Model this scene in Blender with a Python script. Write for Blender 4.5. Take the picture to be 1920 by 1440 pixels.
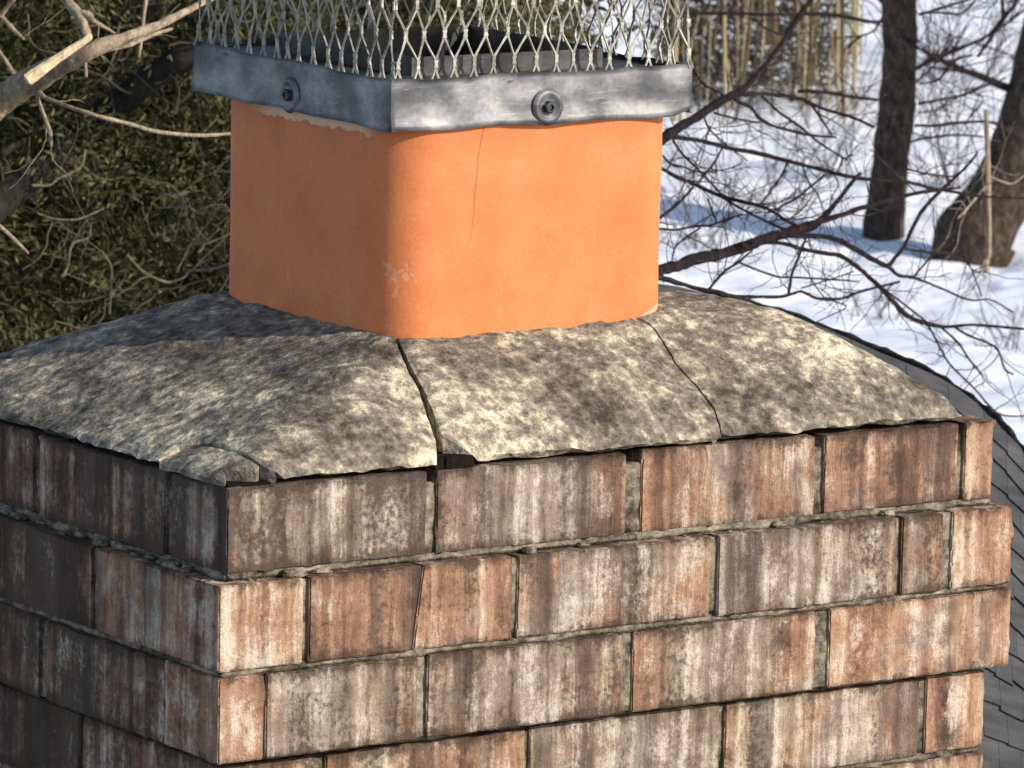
import bpy, bmesh, math, random
import numpy as np
from mathutils import Vector, Matrix
from mathutils.geometry import delaunay_2d_cdt

random.seed(7)
rng = np.random.default_rng(7)
for o in list(bpy.data.objects):
    bpy.data.objects.remove(o)
scene = bpy.context.scene
COL = scene.collection

# ------------------------------------------------------------------ camera
CAM = np.array([-2.10953, -3.46038, 0.76998])
FWD = np.array([0.56363, 0.81311, -0.14551])
RGT = np.array([0.82349, -0.56691, 0.02188])
UPV = np.array([0.06470, 0.13216, 0.98911])
FPX = 9335.17
cam_data = bpy.data.cameras.new('camera')
cam_data.sensor_width = 36.0
cam_data.lens = FPX / 1920 * 36
cam_data.clip_start = 0.15
cam_data.clip_end = 4000
cam_data.dof.use_dof = True
cam_data.dof.focus_distance = 4.35
cam_data.dof.aperture_fstop = 46
cam = bpy.data.objects.new('camera', cam_data)
COL.objects.link(cam)
cam.matrix_world = Matrix(((RGT[0], UPV[0], -FWD[0], CAM[0]), (RGT[1], UPV[1], -FWD[1], CAM[1]),
                           (RGT[2], UPV[2], -FWD[2], CAM[2]), (0, 0, 0, 1)))
scene.camera = cam

# ------------------------------------------------------------------ light
SUN_AZ, SUN_EL = math.radians(29), math.radians(27)
SUN = Vector((math.sin(SUN_AZ) * math.cos(SUN_EL), -math.cos(SUN_AZ) * math.cos(SUN_EL), math.sin(SUN_EL)))
world = bpy.data.worlds.new('World')
scene.world = world
world.use_nodes = True
wn = world.node_tree
wn.nodes.clear()
sky = wn.nodes.new('ShaderNodeTexSky')
sky.sky_type = 'NISHITA'
sky.sun_disc = False
sky.sun_elevation = SUN_EL
sky.sun_rotation = math.atan2(SUN.x, SUN.y)
bg = wn.nodes.new('ShaderNodeBackground')
bg.inputs['Strength'].default_value = 0.15
wo = wn.nodes.new('ShaderNodeOutputWorld')
wn.links.new(sky.outputs[0], bg.inputs[0])
wn.links.new(bg.outputs[0], wo.inputs[0])
sun_data = bpy.data.lights.new('sun', 'SUN')
sun_data.energy = 4.5
sun_data.angle = math.radians(0.55)
sun_data.color = (1.0, 0.90, 0.76)
sun = bpy.data.objects.new('sun', sun_data)
COL.objects.link(sun)
sun.rotation_euler = SUN.to_track_quat('Z', 'Y').to_euler()
sun.location = (3, -6, 6)
scene.view_settings.view_transform = 'Standard'
scene.view_settings.look = 'None'
scene.view_settings.gamma = 1
scene.view_settings.use_curve_mapping = False
scene.view_settings.exposure = 0.09
scene.cycles.max_bounces = 4
scene.cycles.diffuse_bounces = 2
scene.cycles.glossy_bounces = 2


# ------------------------------------------------------------------ helpers
def at(u, v, depth):
    """a world point seen towards (u, v) of the 1920x1440 frame at a distance in metres"""
    return CAM + (FWD + RGT * ((u - 960) / FPX) - UPV * ((v - 720) / FPX)) * depth


def _h(i, j, k):
    n = (i * 374761393 + j * 668265263 + k * 2147483647 * 31 + 1013904223).astype(np.int64)
    n = (n ^ (n >> 13)) * 1274126177
    n = n ^ (n >> 16)
    return (n & 0xffff) / 65535.0 * 2 - 1


def vnoise(P):
    P = np.asarray(P, float)
    I = np.floor(P).astype(np.int64)
    t = P - I
    t = t * t * (3 - 2 * t)
    r = 0
    for a in (0, 1):
        for b in (0, 1):
            for c in (0, 1):
                w = (t[..., 0] if a else 1 - t[..., 0]) * (t[..., 1] if b else 1 - t[..., 1]) * (t[..., 2] if c else 1 - t[..., 2])
                r = r + w * _h(I[..., 0] + a, I[..., 1] + b, I[..., 2] + c)
    return r


def fbm(P, s, o=3, g=.5):
    P = np.asarray(P, float) * s
    r, a = 0, 1.0
    for k in range(o):
        r = r + a * vnoise(P + 17.3 * k)
        P = P * 2.03
        a *= g
    return r


def link(o, parent=None):
    COL.objects.link(o)
    if parent is not None:
        o.parent = parent
        loc = Vector((0, 0, 0))
        p = parent
        while p is not None:
            loc += p.location
            p = p.parent
        o.location = o.location - loc
    return o


def mesh(name, V, Fc, mat, parent=None, smooth=False, loc=None, attr=None, sharp=None):
    """one mesh object from world-space vertices; its origin is put at loc"""
    V = np.asarray(V, float)
    if loc is None:
        loc = V.mean(0) if parent is None else np.zeros(3)
    me = bpy.data.meshes.new(name)
    if isinstance(Fc, np.ndarray):
        n, k = Fc.shape
        me.vertices.add(len(V))
        me.vertices.foreach_set('co', (V - loc).ravel())
        me.loops.add(n * k)
        me.loops.foreach_set('vertex_index', Fc.astype(np.int32).ravel())
        me.polygons.add(n)
        me.polygons.foreach_set('loop_start', np.arange(0, n * k, k, dtype=np.int32))
        me.update(calc_edges=True)
    else:
        me.from_pydata([tuple(p) for p in (V - loc)], [], Fc)
    if attr is not None:
        a = me.attributes.new('tint', 'FLOAT', 'POINT')
        a.data.foreach_set('value', np.asarray(attr, np.float32))
    if smooth:
        me.polygons.foreach_set('use_smooth', np.ones(len(me.polygons), bool))
    if sharp:
        me.set_sharp_from_angle(angle=math.radians(sharp))
    me.materials.append(mat)
    o = bpy.data.objects.new(name, me)
    o.location = tuple(loc)
    link(o, parent)
    return o


def thing(name, label, cat, loc, group=None):
    o = bpy.data.objects.new(name, None)
    o.empty_display_size = .1
    o.location = tuple(loc)
    COL.objects.link(o)
    o['label'] = label
    o['category'] = cat
    if group:
        o['group'] = group
    return o


class Bag:
    def __init__(s):
        s.V, s.F, s.n, s.T = [], [], 0, []

    def add(s, V, F, t=0.0):
        V = np.asarray(V, float)
        s.V.append(V)
        s.F += [tuple(i + s.n for i in f) for f in F]
        s.n += len(V)
        s.T.append(np.full(len(V), t))

    def build(s, name, mat, parent=None, smooth=False, tint=False, loc=None):
        return mesh(name, np.concatenate(s.V), s.F, mat, parent, smooth, loc=loc, attr=np.concatenate(s.T) if tint else None)


def catmull(P, R, k=4):
    P = np.asarray(P, float)
    R = np.asarray(R, float)
    if len(P) < 3:
        t = np.linspace(0, 1, k + 1)[:, None]
        return P[0] * (1 - t) + P[-1] * t, R[0] * (1 - t[:, 0]) + R[-1] * t[:, 0]
    Q = np.vstack([2 * P[0] - P[1], P, 2 * P[-1] - P[-2]])
    out, rr = [], []
    for i in range(1, len(Q) - 2):
        for j in range(k):
            t = j / k
            a, b, c, d = Q[i - 1], Q[i], Q[i + 1], Q[i + 2]
            out.append(.5 * (2 * b + (c - a) * t + (2 * a - 5 * b + 4 * c - d) * t * t + (3 * b - a - 3 * c + d) * t ** 3))
            rr.append(R[i - 1] * (1 - t) + R[i] * t)
    out.append(P[-1])
    rr.append(R[-1])
    return np.array(out), np.array(rr)


def tube(P, R, sides=6, rough=0.0, seed=0.0):
    P = np.asarray(P, float)
    n = len(P)
    T = np.gradient(P, axis=0)
    T /= np.linalg.norm(T, axis=1)[:, None] + 1e-12
    ref = np.array([0.13, 0.21, .97]) if abs(T[0, 2]) < .8 else np.array([.9, .3, .1])
    A = np.cross(T, ref)
    A /= np.linalg.norm(A, axis=1)[:, None] + 1e-12
    B = np.cross(T, A)
    ang = np.arange(sides) / sides * 2 * math.pi
    V = P[:, None, :] + np.asarray(R)[:, None, None] * (np.cos(ang)[None, :, None] * A[:, None, :] + np.sin(ang)[None, :, None] * B[:, None, :])
    if rough:
        m = np.asarray(R).max()
        nz = fbm(V + seed, 1.6 / m, 2)
        V = P[:, None, :] + (V - P[:, None, :]) * (1 + rough * nz)[..., None]
    V = V.reshape(-1, 3)
    F = []
    for i in range(n - 1):
        for j in range(sides):
            a, b = i * sides + j, i * sides + (j + 1) % sides
            F.append((a, b, b + sides, a + sides))
    F.append(tuple(range(sides - 1, -1, -1)))
    F.append(tuple(range((n - 1) * sides, n * sides)))
    return V, F


def many_tubes(P, R, sides=4):
    """N tubes of K points at once: P (N,K,3), R (N,K)"""
    N, K = R.shape
    T = np.gradient(P, axis=1)
    T /= np.linalg.norm(T, axis=2)[..., None] + 1e-12
    ref = np.where(np.abs(T[:, :1, 2:3]) < .8, np.array([.13, .21, .97]), np.array([.9, .3, .1]))
    A = np.cross(T, np.broadcast_to(ref, T.shape))
    A /= np.linalg.norm(A, axis=2)[..., None] + 1e-12
    B = np.cross(T, A)
    ang = np.arange(sides) / sides * 2 * math.pi
    V = P[:, :, None, :] + R[:, :, None, None] * (np.cos(ang)[:, None] * A[:, :, None, :] + np.sin(ang)[:, None] * B[:, :, None, :])
    idx = np.arange(N * K * sides).reshape(N, K, sides)
    nx = np.roll(idx, -1, axis=2)
    F = np.stack([idx[:, :-1], nx[:, :-1], nx[:, 1:], idx[:, 1:]], -1).reshape(-1, 4)
    return V.reshape(-1, 3), F


def curly(p0, d, L, K, curl, g, drift=(0, 0, 0)):
    """N wandering polylines: p0 (N,3), d (N,3), L (N,)"""
    d = d / np.linalg.norm(d, axis=1)[:, None]
    pts = [p0]
    for k in range(K - 1):
        d = d + g.normal(0, curl, d.shape) + np.array(drift)
        d /= np.linalg.norm(d, axis=1)[:, None]
        pts.append(pts[-1] + d * (L / (K - 1))[:, None])
    return np.stack(pts, 1)


def box_grid(lo, hi, step, r, amp=0.0, seed=0.0, ns=40.0, edge=1.0):
    """rounded, slightly uneven box: surface grid, corners rounded by r, noise amp (more at the edges)"""
    lo, hi = np.asarray(lo, float), np.asarray(hi, float)
    nx = [max(1, int(round((hi[i] - lo[i]) / step))) for i in range(3)]
    ax = []
    for i in range(3):
        s = np.linspace(lo[i], hi[i], nx[i] + 1)
        s = np.unique(np.concatenate([s, [lo[i] + r, hi[i] - r]]))
        ax.append(s)
    idx, V, F = {}, [], []

    def vid(p):
        k = (round(p[0], 6), round(p[1], 6), round(p[2], 6))
        if k not in idx:
            idx[k] = len(V)
            V.append(p)
        return idx[k]
    for d in range(3):
        u, w = [(1, 2), (2, 0), (0, 1)][d]
        for side, val in ((0, lo[d]), (1, hi[d])):
            for i in range(len(ax[u]) - 1):
                for j in range(len(ax[w]) - 1):
                    q = []
                    for (a, b) in ((i, j), (i + 1, j), (i + 1, j + 1), (i, j + 1)):
                        p = [0, 0, 0]
                        p[d], p[u], p[w] = val, ax[u][a], ax[w][b]
                        q.append(vid(tuple(p)))
                    F.append(tuple(q) if side else tuple(q[::-1]))
    V = np.array(V)
    c = np.clip(V, lo + r, hi - r)
    dv = V - c
    L = np.linalg.norm(dv, axis=1)
    nrm = dv / (L[:, None] + 1e-12)
    V = c + nrm * r
    if amp:
        ne = (np.abs(nrm) > .2).sum(1)
        k = amp * (0.5 + edge * (ne >= 2))
        n1 = fbm(V + seed, ns, 3)
        V = V + nrm * (k * (n1 - .5 * (ne >= 2)))[:, None]
    return V, F


# ------------------------------------------------------------------ material helpers
class NB:
    def __init__(s, name):
        s.m = bpy.data.materials.new(name)
        s.m.use_nodes = True
        s.t = s.m.node_tree
        s.b = s.t.nodes['Principled BSDF']
        s.geo = s.t.nodes.new('ShaderNodeNewGeometry')
        s.oi = s.t.nodes.new('ShaderNodeObjectInfo')
        s.pos = s.geo.outputs['Position']

    def set(s, sock, v):
        if isinstance(v, bpy.types.NodeSocket):
            s.t.links.new(v, sock)
        else:
            if isinstance(v, (tuple, list)) and len(v) == 3 and sock.type == 'RGBA':
                v = (*v, 1)
            sock.default_value = v

    def math(s, op, a, b=0.0, c=None, clamp=False):
        n = s.t.nodes.new('ShaderNodeMath')
        n.operation = op
        n.use_clamp = clamp
        s.set(n.inputs[0], a)
        s.set(n.inputs[1], b)
        if c is not None:
            s.set(n.inputs[2], c)
        return n.outputs[0]

    def vmath(s, op, a, b=(0, 0, 0), c=None):
        n = s.t.nodes.new('ShaderNodeVectorMath')
        n.operation = op
        s.set(n.inputs[0], a)
        s.set(n.inputs[1], b)
        if c is not None:
            s.set(n.inputs[2], c)
        return n.outputs['Value'] if op in ('DISTANCE', 'LENGTH', 'DOT_PRODUCT') else n.outputs[0]

    def scale(s, v, k):
        return s.vmath('MULTIPLY', v, k if isinstance(k, tuple) else (k, k, k))

    def noise(s, v, sc=1.0, det=4, rough=.55, dist=0.0, color=False):
        n = s.t.nodes.new('ShaderNodeTexNoise')
        s.set(n.inputs['Vector'], v)
        n.inputs['Scale'].default_value = sc
        n.inputs['Detail'].default_value = det
        n.inputs['Roughness'].default_value = rough
        n.inputs['Distortion'].default_value = dist
        return n.outputs['Color'] if color else n.outputs['Fac']

    def voro(s, v, sc=1.0, feat='F1'):
        n = s.t.nodes.new('ShaderNodeTexVoronoi')
        n.feature = feat
        s.set(n.inputs['Vector'], v)
        n.inputs['Scale'].default_value = sc
        return n.outputs['Distance']

    def ramp(s, f, stops):
        n = s.t.nodes.new('ShaderNodeValToRGB')
        e = n.color_ramp.elements
        while len(e) < len(stops):
            e.new(0.5)
        for el, (p, c) in zip(e, stops):
            el.position = p
            el.color = (*c, 1) if isinstance(c, tuple) else (c, c, c, 1)
        s.set(n.inputs[0], f)
        return n.outputs[0]

    def step(s, f, a, b):
        n = s.t.nodes.new('ShaderNodeMapRange')
        n.interpolation_type = 'SMOOTHSTEP'
        s.set(n.inputs[0], f)
        s.set(n.inputs[1], a)
        s.set(n.inputs[2], b)
        return n.outputs[0]

    def mix(s, f, a, b, mode='MIX'):
        n = s.t.nodes.new('ShaderNodeMix')
        n.data_type = 'RGBA'
        n.blend_type = mode
        s.set(n.inputs[0], f)
        s.set(n.inputs[6], a)
        s.set(n.inputs[7], b)
        return n.outputs[2]

    def sep(s, v):
        n = s.t.nodes.new('ShaderNodeSeparateXYZ')
        s.set(n.inputs[0], v)
        return n.outputs

    def sepc(s, v):
        n = s.t.nodes.new('ShaderNodeSeparateColor')
        s.set(n.inputs[0], v)
        return n.outputs

    def attr(s, name):
        n = s.t.nodes.new('ShaderNodeAttribute')
        n.attribute_name = name
        return n.outputs['Fac']

    def out(s, color, rough=.9, bump=None, dist=.002, strength=1.0, metal=0.0, spec=.3):
        s.set(s.b.inputs['Base Color'], color)
        s.set(s.b.inputs['Roughness'], rough)
        s.set(s.b.inputs['Metallic'], metal)
        s.set(s.b.inputs['Specular IOR Level'], spec)
        if bump is not None:
            n = s.t.nodes.new('ShaderNodeBump')
            n.inputs['Distance'].default_value = dist
            n.inputs['Strength'].default_value = strength
            s.set(n.inputs['Height'], bump)
            s.t.links.new(n.outputs[0], s.b.inputs['Normal'])
        return s.m


def mat_brick():
    b = NB('weathered brick')
    v = b.vmath('MULTIPLY_ADD', (13.1, 7.7, 3.3), b.oi.outputs['Random'], b.pos)
    r, g, bl = b.sepc(b.oi.outputs['Color'])[:3]      # efflorescence, soot plus the left wall's painted shade, redness of each brick
    wob = b.scale(b.noise(v, 40, 2, .5, color=True), .008)
    vs = b.vmath('ADD', v, wob)
    sa = b.noise(b.scale(vs, (21, 21, 1.2)), 1, 2, .5)          # broad drag bands
    sb = b.noise(b.scale(vs, (74, 74, 2.4)), 1, 3, .6)        # streaks the height of the brick
    sc = b.noise(b.scale(vs, (290, 290, 7)), 1, 2, .5)          # wire marks
    bt = b.noise(v, 26, 5, .65)
    b2 = b.noise(b.vmath('ADD', v, (5, 9, 2)), 190, 4, .75)
    b3 = b.noise(b.vmath('ADD', v, (1, 3, 7)), 17, 4, .6)
    fine = b.noise(v, 480, 3, .7)
    tc = b.t.nodes.new('ShaderNodeTexCoord')
    gx = b.sep(tc.outputs['Generated'])
    ez = b.math('SUBTRACT', .5, b.math('ABSOLUTE', b.math('SUBTRACT', gx[2], .5)))
    ex = b.math('ABSOLUTE', b.math('SUBTRACT', gx[0], .5))      # .5 at the brick's ends
    m = b.math('ADD', b.math('MULTIPLY', b.math('SUBTRACT', sa, .5), .80), .5)
    m = b.math('ADD', m, b.math('MULTIPLY', b.math('SUBTRACT', sb, .5), .42))
    m = b.math('ADD', m, b.math('MULTIPLY', b.math('SUBTRACT', sc, .5), .07))
    m = b.math('ADD', m, b.math('MULTIPLY', b.math('SUBTRACT', b2, .5), .40))
    m = b.math('ADD', m, b.math('MULTIPLY', b.math('SUBTRACT', bt, .5), .45))
    warm = b.ramp(m, [(.27, (.075, .045, .033)), (.39, (.200, .113, .074)), (.49, (.335, .190, .120)), (.58, (.42, .282, .188)), (.70, (.55, .425, .305))])
    cool = b.ramp(m, [(.27, (.062, .045, .037)), (.39, (.152, .112, .089)), (.49, (.255, .195, .156)), (.58, (.35, .282, .228)), (.70, (.50, .43, .35))])
    tan = b.ramp(m, [(.27, (.080, .062, .040)), (.39, (.175, .132, .084)), (.49, (.285, .218, .142)), (.58, (.375, .290, .195)), (.70, (.50, .42, .30))])
    redf = b.step(b.math('ADD', b.math('ADD', b3, b.math('MULTIPLY', b.math('SUBTRACT', bl, .5), .45)), b.math('MULTIPLY', b.math('SUBTRACT', ex, .27), .30)), .40, .62)
    c = b.mix(redf, cool, warm)
    tf = b.math('MULTIPLY', b.step(b.noise(b.scale(b.vmath('ADD', vs, (2, 6, 4)), (20, 20, 1.5)), 1, 2, .5), .52, .68), b.step(bl, .9, .35))
    c = b.mix(b.math('MULTIPLY', tf, .7), c, tan)
    # white bloom in vertical runs, broken up by speckle
    wf = b.math('ADD', b.math('MULTIPLY', sb, .55), b.math('MULTIPLY', b2, .25))
    wf = b.math('ADD', wf, b.math('MULTIPLY', sc, .20))
    wf = b.math('ADD', wf, b.math('MULTIPLY', b.math('SUBTRACT', bt, .5), .75))
    wf = b.math('ADD', wf, b.math('MULTIPLY', b.math('SUBTRACT', fine, .5), .25))
    wf = b.step(b.math('ADD', wf, b.math('MULTIPLY', b.math('SUBTRACT', r, .5), .22)), .51, .74)
    c = b.mix(b.math('MULTIPLY', wf, .70), c, (.62, .56, .49))
    # soot and algae, gathering along the arrises; painted shade too on left-wall bricks
    arris = b.math('MULTIPLY', b.step(ez, .18, .0), .13)
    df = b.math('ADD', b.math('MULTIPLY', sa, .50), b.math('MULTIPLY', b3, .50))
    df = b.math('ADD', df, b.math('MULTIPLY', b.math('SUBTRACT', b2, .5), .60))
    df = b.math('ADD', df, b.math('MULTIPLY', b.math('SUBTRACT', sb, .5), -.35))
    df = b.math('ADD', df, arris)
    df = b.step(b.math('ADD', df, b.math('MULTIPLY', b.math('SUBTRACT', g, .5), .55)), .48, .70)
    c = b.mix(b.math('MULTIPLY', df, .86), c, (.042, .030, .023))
    ch = b.noise(b.scale(b.vmath('ADD', vs, (8, 3, 5)), (24, 24, 2.0)), 1, 3, .55)
    ch = b.step(b.math('ADD', ch, b.math('MULTIPLY', b.math('SUBTRACT', b2, .5), .30)), .54, .66)
    c = b.mix(b.math('MULTIPLY', ch, .62), c, (.060, .047, .043))
    c = b.mix(.40, c, b.ramp(fine, [(.3, .36), (.7, .70)]), 'OVERLAY')
    h = b.math('ADD', b.math('MULTIPLY', sb, .7), b.math('MULTIPLY', b2, .55))
    h = b.math('ADD', h, b.math('MULTIPLY', sc, .35))
    h = b.math('ADD', h, b.math('MULTIPLY', fine, .25))
    return b.out(c, .93, h, .0034, .9, spec=.2)


def mat_mortar():
    b = NB('old mortar')
    n1 = b.noise(b.pos, 95, 5, .7)
    n2 = b.noise(b.pos, 16, 3, .6)
    n3 = b.noise(b.pos, 300, 3, .6)
    c = b.ramp(b.math('ADD', b.math('MULTIPLY', n1, .6), b.math('MULTIPLY', n2, .4)),
               [(.37, (.034, .029, .024)), (.46, (.115, .100, .077)), (.55, (.25, .218, .168)), (.68, (.44, .39, .305))])
    return b.out(c, .95, b.math('ADD', n1, b.math('MULTIPLY', n3, .5)), .003, .9, spec=.15)


def mat_concrete():
    b = NB('lichen stained concrete')
    x, y, z = b.sep(b.pos)
    P = b.vmath('ADD', b.pos, b.scale(b.noise(b.pos, 60, 2, color=True), .012))
    n0 = b.noise(P, 7, 3, .5)
    n1 = b.noise(P, 30, 4, .62)
    n2 = b.noise(b.vmath('ADD', b.pos, (3, 1, 8)), 95, 4, .66)
    n3 = b.noise(b.pos, 260, 3, .6)
    m = b.math('ADD', b.math('MULTIPLY', n1, .48), b.math('MULTIPLY', n2, .44))
    m = b.math('ADD', m, b.math('MULTIPLY', n3, .08))
    m = b.math('ADD', m, b.math('MULTIPLY', b.math('SUBTRACT', n2, .5), .18))
    m = b.math('ADD', m, b.math('MULTIPLY', b.math('SUBTRACT', n0, .5), .40))
    # patches of pale lichen and of darker algae, each where the crown carries it
    fl = b.vmath('MULTIPLY', b.vmath('ADD', b.pos, b.scale(b.noise(b.pos, 16, 3, color=True), .05)), (1, 1, 0))
    for (px, py, rad, k) in ((.215, .075, .080, .085), (.300, .045, .032, .06), (.42, .158, .055, .060), (.68, .13, .085, .045), (.60, .19, .06, .045), (.74, .07, .05, .02), (.12, .09, .07, .03),
                             (.44, .075, .095, -.075), (.56, .05, .06, -.06), (.15, .33, .13, -.02), (.63, .045, .045, -.05), (.25, .155, .04, -.06)):
        w_ = b.step(b.vmath('DISTANCE', fl, (px + .025, py + .025, 0)), rad, rad * .25)
        m = b.math('ADD', m, b.math('MULTIPLY', w_, k))
    grey = b.ramp(m, [(.33, (.055, .045, .038)), (.42, (.115, .098, .080)), (.50, (.195, .172, .138)), (.56, (.30, .265, .200)), (.62, (.50, .44, .32)), (.71, (.74, .67, .51))])
    # dark pits
    pit = b.step(b.noise(b.vmath('ADD', b.pos, (9, 4, 2)), 75, 4, .65), .60, .70)
    c = b.mix(b.math('MULTIPLY', pit, .6), grey, (.055, .046, .042))
    h = b.math('ADD', b.math('MULTIPLY', n1, .5), b.math('MULTIPLY', n2, .7))
    h = b.math('ADD', h, b.math('MULTIPLY', n3, .35))
    return b.out(c, .95, h, .0045, .9, spec=.15)


def mat_clay():
    b = NB('terracotta')
    x, y, z = b.sep(b.pos)
    n1 = b.noise(b.pos, 18, 5, .6)
    n2 = b.noise(b.pos, 330, 3, .6)
    n3 = b.noise(b.pos, 60, 3, .6)
    c = b.ramp(n1, [(.3, (.54, .168, .058)), (.5, (.615, .198, .070)), (.7, (.655, .228, .088))])
    c = b.mix(.22, c, b.ramp(n2, [(.3, .3), (.7, .72)]), 'OVERLAY')
    st = b.noise(b.scale(b.pos, (55, 55, 3)), 1, 3)
    c = b.mix(b.math('MULTIPLY', b.step(st, .55, .75), .22), c, (.50, .19, .09))
    pore = b.step(b.noise(b.vmath('ADD', b.pos, (4, 2, 6)), 150, 3, .7), .66, .74)
    c = b.mix(b.math('MULTIPLY', pore, .35), c, (.78, .42, .24))
    lime = b.math('MULTIPLY', b.step(b.noise(b.scale(b.pos, (38, 38, 9)), 1, 4, .65), .60, .74), .16)
    c = b.mix(lime, c, (.74, .44, .28))
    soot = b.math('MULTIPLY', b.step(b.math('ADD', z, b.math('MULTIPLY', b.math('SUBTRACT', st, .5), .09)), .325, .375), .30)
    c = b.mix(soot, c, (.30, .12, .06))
    # pale spalls: edge under the cap on the shaded side, a flake on the corner, the foot of the right corner
    ch1 = b.math('MULTIPLY', b.step(b.math('SUBTRACT', b.math('ADD', z, b.math('MULTIPLY', b.math('SUBTRACT', n3, .5), .016)), b.math('MULTIPLY', y, .0245)), .3400, .3412), b.step(y, .19, .22))
    ch1 = b.math('MULTIPLY', ch1, b.step(b.math('MULTIPLY', y, -1), -.42, -.35))
    ch1 = b.math('MULTIPLY', ch1, b.step(b.math('MULTIPLY', x, -1), -.290, -.286))
    d2 = b.vmath('DISTANCE', b.pos, (.2875, .176, .2225))
    ch2 = b.math('MULTIPLY', b.step(b.math('ADD', d2, b.math('MULTIPLY', b.math('SUBTRACT', b.noise(b.pos, 95, 4, .7), .5), .085)), .011, .006), .34)
    f3 = b.math('SUBTRACT', b.math('MULTIPLY', b.math('SUBTRACT', x, .525), .34), b.math('SUBTRACT', z, .170))
    ch3 = b.math('MULTIPLY', b.step(b.math('ADD', f3, b.math('MULTIPLY', b.math('SUBTRACT', n3, .5), .006)), -.001, .001), b.step(x, .50, .54))
    ch = b.math('MAXIMUM', b.math('MAXIMUM', ch1, ch2), b.math('MULTIPLY', ch3, .6))
    c = b.mix(b.math('MULTIPLY', ch, .8), c, (.72, .52, .38))
    # hairline crack down the lit face
    lx = b.math('ADD', b.math('SUBTRACT', x, .362), b.math('MULTIPLY', b.math('SUBTRACT', z, .35), -.10))
    lx = b.math('ADD', lx, b.math('MULTIPLY', b.math('SUBTRACT', b.noise(b.pos, 28, 3), .5), .007))
    cr = b.math('MULTIPLY', b.step(b.math('ABSOLUTE', lx), .0013, .0004), b.step(z, .225, .28))
    c = b.mix(b.math('MULTIPLY', cr, .55), c, (.25, .08, .03))
    h = b.math('ADD', b.math('MULTIPLY', n2, .25), b.math('MULTIPLY', n3, .5))
    h = b.math('SUBTRACT', h, b.math('MULTIPLY', ch, .5))
    return b.out(c, .72, h, .0012, .6, spec=.3)


def mat_metal(name, k=1.0):
    b = NB(name)
    n1 = b.noise(b.scale(b.pos, (1, 1, 1.5)), 20, 3, .55, .15)
    n2 = b.noise(b.pos, 11, 3, .5)
    n3 = b.noise(b.pos, 210, 3, .6)
    m = b.math('ADD', b.math('MULTIPLY', n1, .55), b.math('MULTIPLY', n2, .45))
    c = b.ramp(m, [(.36, (.060 * k, .064 * k, .075 * k)), (.47, (.155 * k, .158 * k, .172 * k)), (.55, (.30 * k, .30 * k, .315 * k)), (.66, (.50 * k, .50 * k, .50 * k))])
    c = b.mix(.5, c, b.ramp(n3, [(.3, .34), (.7, .68)]), 'OVERLAY')
    scr = b.step(b.noise(b.scale(b.pos, (30, 30, 420)), 1, 2, .5), .64, .72)
    c = b.mix(b.math('MULTIPLY', scr, .35), c, (.55 * k, .55 * k, .56 * k))
    ro = b.ramp(m, [(.3, .45), (.7, .62)])
    return b.out(c, ro, b.math('ADD', n1, b.math('MULTIPLY', n3, .12)), .003, .5, metal=.5, spec=.4)


def mat_wire():
    b = NB('galvanised wire')
    n = b.noise(b.pos, 90, 4, .6)
    c = b.ramp(n, [(.32, (.17, .16, .135)), (.5, (.36, .345, .30)), (.68, (.55, .53, .46))])
    return b.out(c, .6, n, .001, .5, metal=.25, spec=.4)


def mat_bark(name, dark, mid, light, sc=1.0, zs=2.2):
    b = NB(name)
    n1 = b.noise(b.scale(b.pos, (9 * sc, 9 * sc, zs * sc)), 1, 5, .65, .4)
    n2 = b.noise(b.pos, 30 * sc, 4, .65)
    m = b.math('ADD', b.math('MULTIPLY', n1, .6), b.math('MULTIPLY', n2, .4))
    c = b.ramp(m, [(.36, dark), (.5, mid), (.66, light)])
    return b.out(c, .95, m, .02 / sc, .9, spec=.06)


def mat_tint(name, stops, rough=.85):
    b = NB(name)
    n = b.noise(b.pos, 3.0, 3)
    f = b.math('ADD', b.attr('tint'), b.math('MULTIPLY', b.math('SUBTRACT', n, .5), .5))
    return b.out(b.ramp(f, stops), rough, spec=.2)


def mat_snow():
    b = NB('old snow')
    n1 = b.noise(b.pos, 1.4, 4, .6)
    n2 = b.noise(b.pos, 6, 5, .65)
    c = b.ramp(n1, [(.3, (.80, .845, .94)), (.6, (.88, .905, .96))])
    return b.out(c, .75, b.math('ADD', n2, b.math('MULTIPLY', n1, 1.0)), .03, .5, spec=.3)


def mat_shingle():
    b = NB('asphalt shingle')
    n1 = b.noise(b.pos, 500, 3, .7)
    n2 = b.noise(b.pos, 12, 4, .6)
    c = b.ramp(b.math('ADD', b.math('MULTIPLY', n1, .4), b.math('MULTIPLY', n2, .6)),
               [(.36, (.060, .058, .060)), (.5, (.115, .112, .113)), (.66, (.20, .195, .192))])
    c = b.mix(b.math('MULTIPLY', b.oi.outputs['Random'], .35), c, (.06, .058, .062))
    return b.out(c, .95, n1, .002, .8, spec=.15)


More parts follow.
